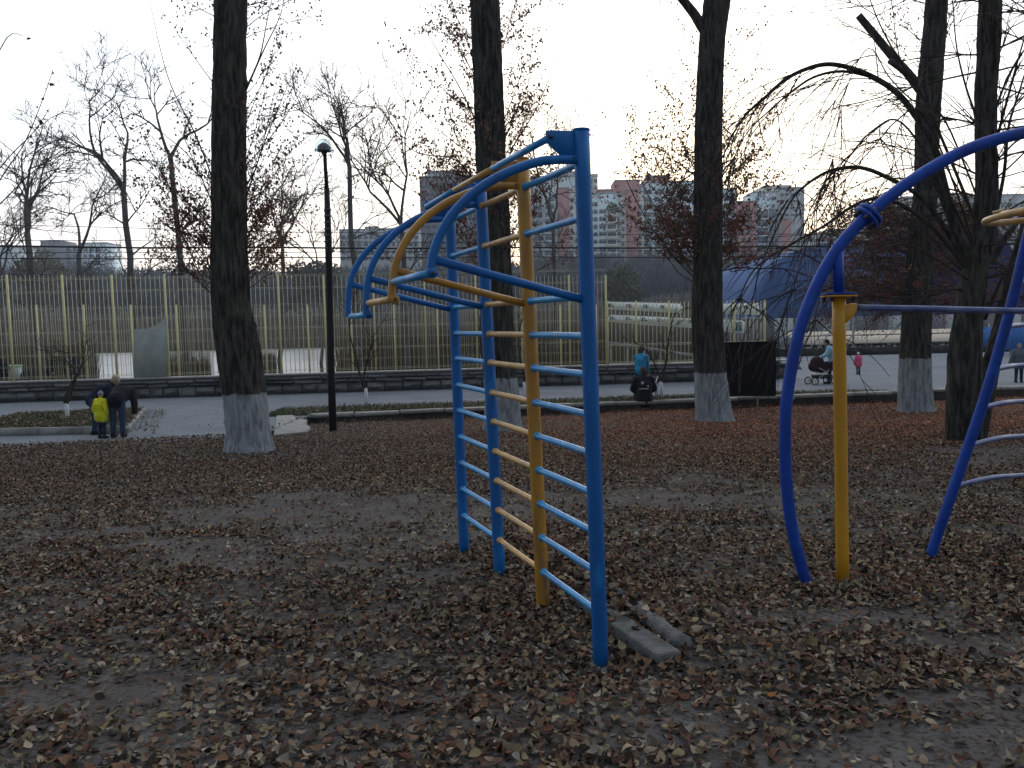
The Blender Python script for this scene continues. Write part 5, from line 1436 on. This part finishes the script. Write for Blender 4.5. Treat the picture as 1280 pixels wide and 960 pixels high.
pav = thing('pavilion', 'low open pavilion with a long tan roof across the plaza', 'pavilion', W(1120, 452, DP_))
p0_, p1_ = W(1000, 421, DP_), W(1250, 421, DP_)
q = MB(); q.box(((p0_.x + p1_.x) / 2, DP_ + 1.4, p0_.z), (p1_.x - p0_.x, 3.2, .12)); 
q = MB(); zt_, zb2 = W(1120, 415.5, DP_).z, W(1120, 427, DP_).z
q.add([(p0_.x, DP_, zb2), (p1_.x, DP_, zb2), (p1_.x, DP_ + 3, zt_ + .1), (p0_.x, DP_ + 3, zt_ + .1), (p0_.x, DP_, zb2 - .08), (p1_.x, DP_, zb2 - .08), (p1_.x, DP_ + 3, zt_ - .05), (p0_.x, DP_ + 3, zt_ - .05)], [(0, 1, 2, 3), (7, 6, 5, 4), (0, 4, 5, 1), (1, 5, 6, 2), (2, 6, 7, 3), (3, 7, 4, 0)])
M['tanroof'] = mat('tan_roof', (0.50, 0.42, 0.32), (0.42, 0.36, 0.28), rough=.8, scale=.6)
q.build('roof', M['tanroof'], pav)
for i_ in range(17):
    x_ = lerp(p0_.x + .2, p1_.x - .2, i_ / 16)
    for yy_ in (DP_ + .3, DP_ + 2.7):
        q = MB(); q.box((x_, yy_, (zb2 + PZ) / 2 - .05), (.10, .10, zb2 - PZ - .1)); q.build('post', M['black'], pav)
for i_ in range(16):
    x0_ = lerp(p0_.x + .2, p1_.x - .2, i_ / 16); x1_ = lerp(p0_.x + .2, p1_.x - .2, (i_ + 1) / 16)
    q = MB(); q.beam((x0_, DP_ + .3, PZ + 1.0), (x1_, DP_ + .3, PZ + 1.0), .05, .06); q.build('rail', M['black'], pav)
    q = MB(); q.beam((x0_, DP_ + .3, zb2 - .2), (x1_, DP_ + .3, zb2 - .45 if i_ % 2 else zb2 - .1), .05, .10); q.build('lattice', M['black'], pav)
lw = MB(); p0_, p1_ = W(960, 452, 47), W(1300, 452, 47)
lw.box(((p0_.x + p1_.x) / 2, 47.2, PZ + .22), (p1_.x - p0_.x, .3, .44)); lw.build_thing('low_wall', M['dark_concrete'], Vector((0, 47, PZ)), 'low dark wall along the far edge of the plaza', 'wall')
# grey hoarding behind the pavilion
q = MB(); p0_, p1_ = W(968, 405, 60), W(1300, 405, 60); zt_ = W(1100, 395, 60).z
root = thing('hoarding', 'grey panel hoarding below the blue tents', 'hoarding', Vector((p0_.x, 60, PZ)))
n_ = 14
for i_ in range(n_):
    x0_ = lerp(p0_.x, p1_.x, i_ / n_); x1_ = lerp(p0_.x, p1_.x, (i_ + 1) / n_)
    q = MB(); q.box(((x0_ + x1_) / 2, 60 + .02 * (i_ % 2), (PZ + zt_) / 2), (x1_ - x0_ - .04, .06, zt_ - PZ)); q.build('panel', M['wall_dark' if i_ % 3 else 'wall_grey'], root)
# metal staircase
st = thing('metal_staircase', 'grey scaffold staircase beside the yellow post across the plaza', 'staircase', W(1040, 452, 49))
def sb(x0, y0, x1, y1, D=49, w=.07, nm='tube'):
    q_ = MB(); q_.tube([W(x0, y0, D), W(x1, y1, D)], w / 2, 6); q_.build(nm, M['coping'], st)
for D_ in (49, 50):
    sb(1008, 455, 1040, 412, D_, .10, 'stringer'); sb(1040, 412, 1052, 398, D_, .08, 'stringer')
    sb(1066, 385, 1067, 456, D_, .12, 'upright'); sb(1060, 456, 1070, 440, D_, .07, 'strut'); sb(1058, 430, 1070, 412, D_, .07, 'strut'); sb(1010, 440, 1035, 405, D_, .06, 'handrail'); sb(1014, 400, 1014, 452, D_, .06, 'upright')
for i_ in range(9):
    t_ = i_ / 9; x_ = lerp(1008, 1050, t_); y_ = lerp(455, 400, t_); a_ = W(x_, y_, 49); 
    q = MB(); q.box((a_.x, 49.5, a_.z), (.28, 1.0, .04)); q.build('tread', M['coping'], st)
M['blue_panel'] = mat('blue_panel', (0.015, 0.15, 0.46), (0.012, 0.12, 0.38), rough=.5, scale=.8)
root = thing('banner_wall', 'bright blue panel wall at the right edge of the plaza', 'panel', W(1260, 442, 44))
for (x0, x1, yt_, yb2) in ((1206, 1236, 409, 433), (1237, 1263, 408, 437), (1264, 1330, 406, 439)):
    q = MB(); q.prism([W(x0, yt_, 44), W(x1, yt_, 44), W(x1, yb2, 44), W(x0, yb2, 44)], (0, .08, 0)); q.build('panel', M['blue_panel'], root)
for x_ in (1207, 1236.5, 1263.5, 1300):
    q = MB(); q.tube([W(x_, 404, 44.1), Vector((W(x_, 404, 44.1).x, 44.1, PZ))], .035, 8); q.build('post', M['coping'], root)
# ================================================================== people
def capsule(mb_, P, Rr, k=10):
    P = [Vector(p) for p in P]; Rr = list(Rr)
    d0 = (P[0] - P[1]).normalized(); d1 = (P[-1] - P[-2]).normalized()
    pts = [P[0] + d0 * Rr[0] * .9, P[0] + d0 * Rr[0] * .55] + P + [P[-1] + d1 * Rr[-1] * .55, P[-1] + d1 * Rr[-1] * .9]
    rs = [Rr[0] * .35, Rr[0] * .8] + Rr + [Rr[-1] * .8, Rr[-1] * .35]
    mb_.tube(pts, rs, k)
def merged(mb_, name, m_, parent, voxel=0.014):
    """fuse overlapping volumes into one continuous smooth surface"""
    me = mb_.mesh(name); me.materials.append(m_)
    o = bpy.data.objects.new(name, me); COL.objects.link(o)
    r = o.modifiers.new('r', 'REMESH'); r.mode = 'VOXEL'; r.voxel_size = voxel
    s = o.modifiers.new('s', 'SMOOTH'); s.iterations = 4; s.factor = .5
    dg = bpy.context.evaluated_depsgraph_get()
    me2 = bpy.data.meshes.new_from_object(o.evaluated_get(dg)); me2.name = name
    me2.shade_smooth(); o.modifiers.clear(); o.data = me2
    if not me2.materials: me2.materials.append(m_)
    o.parent = parent
    return o
def cm(name, col, rough=.8): 
    if name not in M: M[name] = mat(name, col, tuple(c_ * .75 for c_ in col), rough=rough, scale=14, bump=.2, bscale=60, spec=.08)
    return M[name]
cm('skin', (0.42, 0.25, 0.19), .55)
def person(label, feet, face, H=1.7, lean=0.0, pel=None, legs='stand', hands=None, coat='coat_black', coatc=(.012, .012, .016), trouser='jeans', trc=(.03, .05, .10), hair='hair_brown', hairc=(.07, .045, .03), hat=None, long_coat=True, bulk=1.0, head_tilt=0.0, patches=(), shoe='shoe', shc=(.01, .01, .012), hood=False, cat='person'):
    """feet: world place; face: heading in degrees (0 = away from the camera, 180 = towards it)"""
    s = H / 1.7
    root = thing('person', label, cat, (0, 0, 0))
    kids = []
    sit = legs == 'sit'; squat = legs == 'squat'
    pz = pel if pel is not None else (.93 if legs == 'stand' or legs == 'walk' else .42)
    pv = Vector((0, 0, pz))
    Rl = Matrix.Rotation(-lean, 3, 'X')                # forward is +Y
    def up(x, y, z): return pv + Rl @ Vector((x, y, z))
    chest, neck, head = up(0, 0, .34), up(0, .01, .53), None
    head = neck + Matrix.Rotation(-(lean * .75 + head_tilt), 3, 'X') @ Vector((0, .03, .165))
    sh = [up(sx * .185, 0, .47) for sx in (-1, 1)]
    hips = [pv + Vector((sx * .09, 0, -.02)) for sx in (-1, 1)]
    if legs == 'stand': kn = [Vector((sx * .10, .03, .49)) for sx in (-1, 1)]; an = [Vector((sx * .11, 0, .08)) for sx in (-1, 1)]
    elif legs == 'walk': kn = [Vector((-.1, .14, .50)), Vector((.1, -.04, .49))]; an = [Vector((-.1, .18, .09)), Vector((.1, -.26, .13))]
    elif legs == 'sit': kn = [Vector((sx * .15, .46, pz + .02)) for sx in (-1, 1)]; an = [Vector((sx * .15, .48, pz - .38)) for sx in (-1, 1)]
    else: kn = [Vector((sx * .17, .30, pz + .12)) for sx in (-1, 1)]; an = [Vector((sx * .14, .04, .08)) for sx in (-1, 1)]
    if hands is None: hands = [up(-.26, .02, -.06), up(.26, .02, -.06)]
    hands = [Vector(h_) for h_ in hands]
    el = []
    for i_, sx in enumerate((-1, 1)):
        mid_ = lerp(sh[i_], hands[i_], .5); span = (hands[i_] - sh[i_]).length
        bend = math.sqrt(max(0, .29 ** 2 - (span / 2) ** 2)); el.append(mid_ + (Vector((sx * .7, -.5, -.45))).normalized() * bend)
    # body: one continuous surface
    b_ = MB()
    capsule(b_, [pv, lerp(pv, chest, .5), chest, lerp(chest, neck, .6)], [.13, .12, .14, .10], 12)
    capsule(b_, [neck - (head - neck) * .3, lerp(neck, head, .5)], [.055, .052], 10)
    b_.ellipsoid(head, (.076, .095, .115), 16)
    hf = Matrix.Rotation(-(lean * .75 + head_tilt), 3, 'X')
    def hp(x, y, z): return head + hf @ Vector((x, y, z))
    capsule(b_, [hp(0, .085, .01), hp(0, .105, -.025)], [.010, .014], 8)          # nose
    b_.ellipsoid(hp(0, .062, -.075), (.045, .04, .035), 10)                       # chin and mouth
    for sx in (-1, 1): b_.ellipsoid(hp(sx * .078, .0, -.005), (.014, .02, .032), 8)
    for i_, sx in enumerate((-1, 1)):
        capsule(b_, [sh[i_], el[i_]], [.05, .042]); capsule(b_, [el[i_], hands[i_]], [.042, .027])
        fd_ = (hands[i_] - el[i_]).normalized(); sd_ = fd_.cross(Vector((0, 0, 1)));  sd_ = sd_.normalized() if sd_.length > .1 else Vector((1, 0, 0)); nd_ = fd_.cross(sd_)
        palm = hands[i_] + fd_ * .05; capsule(b_, [hands[i_], palm], [.028, .034], 8)
        for k2, (o2, l2) in enumerate(((-.027, .055), (-.010, .068), (.008, .064), (.026, .05))):
            f0 = palm + fd_ * .02 + sd_ * o2; f1 = f0 + fd_ * l2 * .5 + nd_ * .006; f2 = f1 + fd_ * l2 * .38 + nd_ * .02
            capsule(b_, [f0, f1, f2], [.0105, .010, .0085], 6)
        capsule(b_, [hands[i_] + fd_ * .02 + sd_ * .03, hands[i_] + fd_ * .055 + sd_ * .052, hands[i_] + fd_ * .08 + sd_ * .05], [.013, .012, .010], 6)
        capsule(b_, [hips[i_], kn[i_]], [.085, .055]); capsule(b_, [kn[i_], an[i_]], [.055, .036])
        capsule(b_, [an[i_] + Vector((0, -.03, -.04)), an[i_] + Vector((0, .15, -.05))], [.035, .03])
    kids.append(merged(b_, 'body', M['skin'], root, .0085))
    # coat
    cm(coat, coatc); b_ = MB(); tk = 1.12 * bulk
    capsule(b_, [pv + Rl @ Vector((0, 0, -.10 if long_coat else -.02)), pv + Rl @ Vector((0, 0, .12)), chest, lerp(chest, neck, .72)], [(.155 if lean > .8 else .18) * tk, .155 * tk, .175 * tk, .10 * tk], 14)
    for i_, sx in enumerate((-1, 1)):
        capsule(b_, [lerp(chest, sh[i_], .5), sh[i_]], [.11 * tk, .078 * tk])
        capsule(b_, [sh[i_], el[i_]], [.078 * tk, .064 * tk]); capsule(b_, [el[i_], lerp(el[i_], hands[i_], .93)], [.064 * tk, .045 * tk])
        if long_coat and not sit and not squat: capsule(b_, [hips[i_], lerp(hips[i_], kn[i_], .35)], [.14 * tk, .145 * tk])
    capsule(b_, [neck - (head - neck) * .35, lerp(neck, head, .22)], [.085, .072])
    if hood: capsule(b_, [hp(0, -.03, -.06), hp(0, -.03, .05)], [.105, .115], 14)
    kids.append(merged(b_, 'coat', M[coat], root, .015))
    # trousers
    cm(trouser, trc); b_ = MB()
    capsule(b_, [pv + Vector((0, 0, .06)), pv + Vector((0, 0, -.04))], [.145, .15], 12)
    for i_ in range(2):
        capsule(b_, [hips[i_], kn[i_]], [.11, .075]); capsule(b_, [kn[i_], lerp(kn[i_], an[i_], .95)], [.075, .058])
    kids.append(merged(b_, 'trousers', M[trouser], root, .013))
    cm(shoe, shc)
    for i_ in range(2):
        b_ = MB(); f_ = an[i_]; capsule(b_, [f_ + Vector((0, -.05, -.035)), f_ + Vector((0, .06, -.035)), f_ + Vector((0, .17, -.045))], [.05, .048, .038]); capsule(b_, [f_ + Vector((0, -.02, .03)), f_ + Vector((0, -.02, -.02))], [.047, .047])
        kids.append(merged(b_, 'shoe', M[shoe], root, .012))
    if hat:
        cm(*hat); b_ = MB(); b_.ellipsoid(hp(0, -.005, .045), (.092, .108, .095), 16); b_.ellipsoid(hp(0, -.01, .14), (.03, .03, .028), 8)
        kids.append(merged(b_, 'hat', M[hat[0]], root, .011))
    else:
        cm(hair, hairc); b_ = MB(); b_.ellipsoid(hp(0, -.022, .026), (.092, .098, .108), 16); b_.ellipsoid(hp(0, -.05, -.045), (.078, .055, .07), 12)
        kids.append(merged(b_, 'hair', M[hair], root, .011))
    for sx in (-1, 1):
        b_ = MB(); b_.ellipsoid(hp(sx * .03, .086, .012), (.011, .008, .007), 8); o = b_.build('eye', cm('eye', (.02, .015, .012)), None); o.parent = root; kids.append(o)
    b_ = MB(); b_.ellipsoid(hp(0, .099, -.062), (.022, .007, .006), 8); o = b_.build('lips', cm('lips', (.32, .12, .10)), None); o.parent = root
    for (nm, c3, w_, h_, x_, z_) in patches:          # flat print on the back of the coat
        b_ = MB(); b_.box(up(x_, -.178 * bulk * 1.12 - .004, z_), (w_, .012, h_), M=Rl); o = b_.build('print', cm(nm, c3), None); o.parent = root
    root.scale = (s, s, s); root.rotation_euler = (0, 0, R(face)); root.location = feet
    return root
def P0(px, py, z=PZ): return hitz(px, py, z)
# couple bending over a child, left
person('fair-haired adult in a dark jacket bending over the child in yellow', P0(119, 543), -68, 1.62, long_coat=False, lean=.85, pel=.84, hands=[(-.1, .55, .62), (.16, .5, .55)], coat='coat_navy', coatc=(.014, .018, .032), hair='hair_blond', hairc=(.42, .33, .22), legs='stand')
person('adult in a black coat bending forward with back to the camera', P0(148, 547), 4, 1.66, long_coat=False, lean=1.2, head_tilt=.6, pel=.86, hands=[(-.22, .5, .62), (.30, .22, .52)], coat='coat_black', coatc=(.008, .009, .014), trouser='jeans', trc=(.018, .035, .085), bulk=1.1, hair='hair_dark', hairc=(.02, .016, .014))
person('small child in a bright yellow snowsuit between two bending adults', P0(128, 548) , -20, 1.02, coat='yellow_suit', coatc=(.62, .60, .02), trouser='navy_pants', trc=(.02, .03, .06), bulk=1.12, hat=('hat_grey', (.22, .25, .32)), cat='child')
# seated pair right of the frame
ks = KR0 + dr * ((P0(796, 498).x - KR0.x) / dr.x)
person('person in a black jacket with small white print seated on the kerb', Vector((ks.x, ks.y + .05, PZ + .06 - .32 + .02)), 0, 1.74, pel=.42, legs='sit', lean=.12, coat='coat_dark', coatc=(.007, .008, .013), bulk=1.22, hair='hair_reddish', hairc=(.07, .038, .026), trouser='black_pants', trc=(.01, .01, .014),
       hands=[(-.18, .34, .50), (.18, .34, .50)], patches=(('print_white', (.5, .52, .55), .07, .07, -.08, .36), ('print_grey', (.28, .29, .33), .26, .035, -.05, .20), ('print_white', (.5, .52, .55), .035, .05, .07, .27)))
person('person in a bright blue jacket standing beside the seated one', P0(801, 495), -25, 1.48, lean=.18, coat='coat_blue', coatc=(.03, .26, .46), trouser='black_pants', trc=(.01, .01, .014), hair='hair_purple', hairc=(.06, .04, .06), long_coat=False, hands=[(-.2, .3, .85), (.2, .32, .82)])
# woman with pram, pink toddler
person('woman in a light blue jacket leaning over a dark pram', P0(1042, 480), 70, 1.52, lean=.35, coat='coat_lightblue', coatc=(.30, .50, .62), trouser='dark_pants', trc=(.02, .02, .03), hair='hair_black', hairc=(.012, .01, .012), long_coat=False, hands=[(-.16, .52, 1.0), (.16, .52, 1.0)], legs='walk')
person('toddler in a pink jacket and white hat walking on the plaza', P0(1073, 468), 15, 0.84, coat='coat_pink', coatc=(.62, .10, .20), bulk=1.3, hat=('hat_white', (.70, .70, .72)), trouser='navy_pants', trc=(.02, .03, .06), hands=[(-.34, .1, .85), (.34, .1, .85)], cat='child')
person('person in white half hidden behind the dark double tree', P0(1226, 477), 60, 1.25, lean=.5, coat='coat_white', coatc=(.62, .65, .70), trouser='dark_pants', trc=(.02, .02, .03), legs='stand', bulk=1.2)
person('child in a grey jacket standing at the right edge on the plaza', P0(1273, 478), 165, 1.25, coat='coat_grey', coatc=(.10, .12, .14), bulk=1.2, trouser='dark_pants', trc=(.02, .02, .03), hair='hair_sand', hairc=(.22, .15, .10), hands=[(-.45, .12, .75), (.42, .1, .8)], cat='child')
person('small child in teal seen just left of the dark double tree', P0(1190, 470), 0, .8, coat='coat_teal', coatc=(.03, .30, .28), bulk=1.2, hat=('hat_teal', (.05, .32, .30)), cat='child')
# figures behind the mesh fence, left
for (px_, py_, lab, h_, c_, nm) in ((6, 492, 'dark-clad person behind the fence at the far left edge', 1.55, (.012, .014, .02), 'coat_black'), (34, 490, 'smaller dark-clad child behind the fence left of the first bare trunk', 1.0, (.02, .02, .03), 'coat_navy'),
                                (66, 490, 'standing person in dark clothes behind the fence near the bent sapling', 1.60, (.012, .012, .014), 'coat_dark'), (90, 490, 'person in a navy jacket behind the fence beside the bent sapling', 1.58, (.014, .02, .05), 'coat_navyblue')):
    person(lab, P0(px_, py_), random.uniform(-90, 90), h_, lean=.2, coat=nm, coatc=c_, trouser='dark_pants', trc=(.02, .02, .03))

# ================================================================== prams
M['silver'] = mat('silver_tube', (0.5, 0.5, 0.52), rough=.35, metallic=.7)
M['tyre'] = mat('tyre_rubber', (0.015, 0.015, 0.016), rough=.8)
cm('pram_maroon', (0.035, 0.012, 0.016)); cm('pram_navy', (0.02, 0.025, 0.06)); cm('pram_white', (0.6, 0.62, 0.66))
def pram(label, loc, rz, hoodm, bagm, sc=1.0):
    r_ = thing('pram', label, 'pram', (0, 0, 0))
    for (x_, y_, rr_) in ((-.42, -.24, .13), (-.42, .24, .13), (.38, -.26, .15), (.38, .26, .15)):
        b_ = MB(); P = [Vector((x_ + rr_ * math.cos(a_ * math.pi / 12), y_, rr_ + rr_ * math.sin(a_ * math.pi / 12))) for a_ in range(25)]
        b_.tube(P, .022, 8, caps=False); w_ = b_.build('wheel', M['tyre'], None, smooth=True); w_.parent = r_
        b_ = MB(); b_.disc((x_, y_, rr_), (0, 1, 0), .035, .05, 12)
        for k2 in range(6):
            a_ = k2 * math.pi / 3; b_.tube([(x_, y_, rr_), (x_ + rr_ * math.cos(a_), y_, rr_ + rr_ * math.sin(a_))], .007, 5)
        o = b_.build('hub', M['silver'], None); o.parent = w_
    for sy in (-.22, .22):
        b_ = MB(); b_.tube([(-.42, sy, .13), (.05, sy, .45), (.72, sy, 1.02)], .016, 8); b_.tube([(.38, sy, .15), (.0, sy, .48), (-.25, sy, .62)], .016, 8)
        o = b_.build('frame_tube', M['silver'], None, smooth=True); o.parent = r_
    b_ = MB(); b_.tube([(.72, -.22, 1.02), (.76, -.1, 1.04), (.76, .1, 1.04), (.72, .22, 1.02)], .018, 8); o = b_.build('handle', M['tyre'], None, smooth=True); o.parent = r_
    b_ = MB(); b_.box((0, 0, .28), (.6, .36, .14), taper=1.15); o = b_.build('basket', M[bagm], None); o.parent = r_; bevelled(o, .03)
    b_ = MB(); capsule(b_, [(-.36, 0, .66), (0, 0, .62), (.34, 0, .66)], [.19, .21, .19], 16); o = merged(b_, 'bassinet', M[hoodm], r_, .016)
    b_ = MB(); b_.ellipsoid((-.20, 0, .78), (.27, .23, .27), 18); o = b_.build('hood', M[hoodm], None, smooth=True); o.parent = r_
    b_ = MB(); b_.ellipsoid((-.05, 0, .96), (.10, .14, .03), 10); o = b_.build('hood_window', M['pram_white'], None, smooth=True); o.parent = r_
    r_.location = loc; r_.rotation_euler = (0, 0, R(rz)); r_.scale = (sc,) * 3
pram('dark maroon pram with silver frame pushed by the woman in light blue', P0(1029, 480) + Vector((-.05, 0, 0)), 12, 'pram_maroon', 'tyre', .92)
pram('navy and white pushchair beside the seated person', P0(808, 497.5) + Vector((.1, .15, 0)), 60, 'pram_navy', 'pram_white', .62)
# boxes behind the fence left
b_ = MB(); p_ = P0(14, 489); b_.box(p_ + Vector((0, 0, .75)), (.7, .5, .5)); o = b_.build_thing('crate', cm('crate_white', (.42, .46, .50)), p_, 'white crate with a pale green lid behind the fence at far left', 'crate')
b_ = MB(); b_.box(p_ + Vector((0, 0, 1.03)), (.76, .56, .06)); o2 = b_.build('lid', cm('lid_green', (.28, .55, .36)), o)
# ================================================================== haze over the pond and the far blocks
mb = MB()
mb.box((0, 185, 32), (1560, 640, 76))
hm = bpy.data.materials.new('haze'); hm.use_nodes = True
hn = hm.node_tree; hn.nodes.clear()
ho = hn.nodes.new('ShaderNodeOutputMaterial'); hv = hn.nodes.new('ShaderNodeVolumePrincipled')
hv.inputs['Color'].default_value = (0.80, 0.88, 1.0, 1)
hv.inputs['Density'].default_value = 0.0006
hn.links.new(hv.outputs[0], ho.inputs['Volume'])
mb.build('haze', hm, label='thin pale evening haze over the pond and the far blocks', cat='haze', kind='stuff')
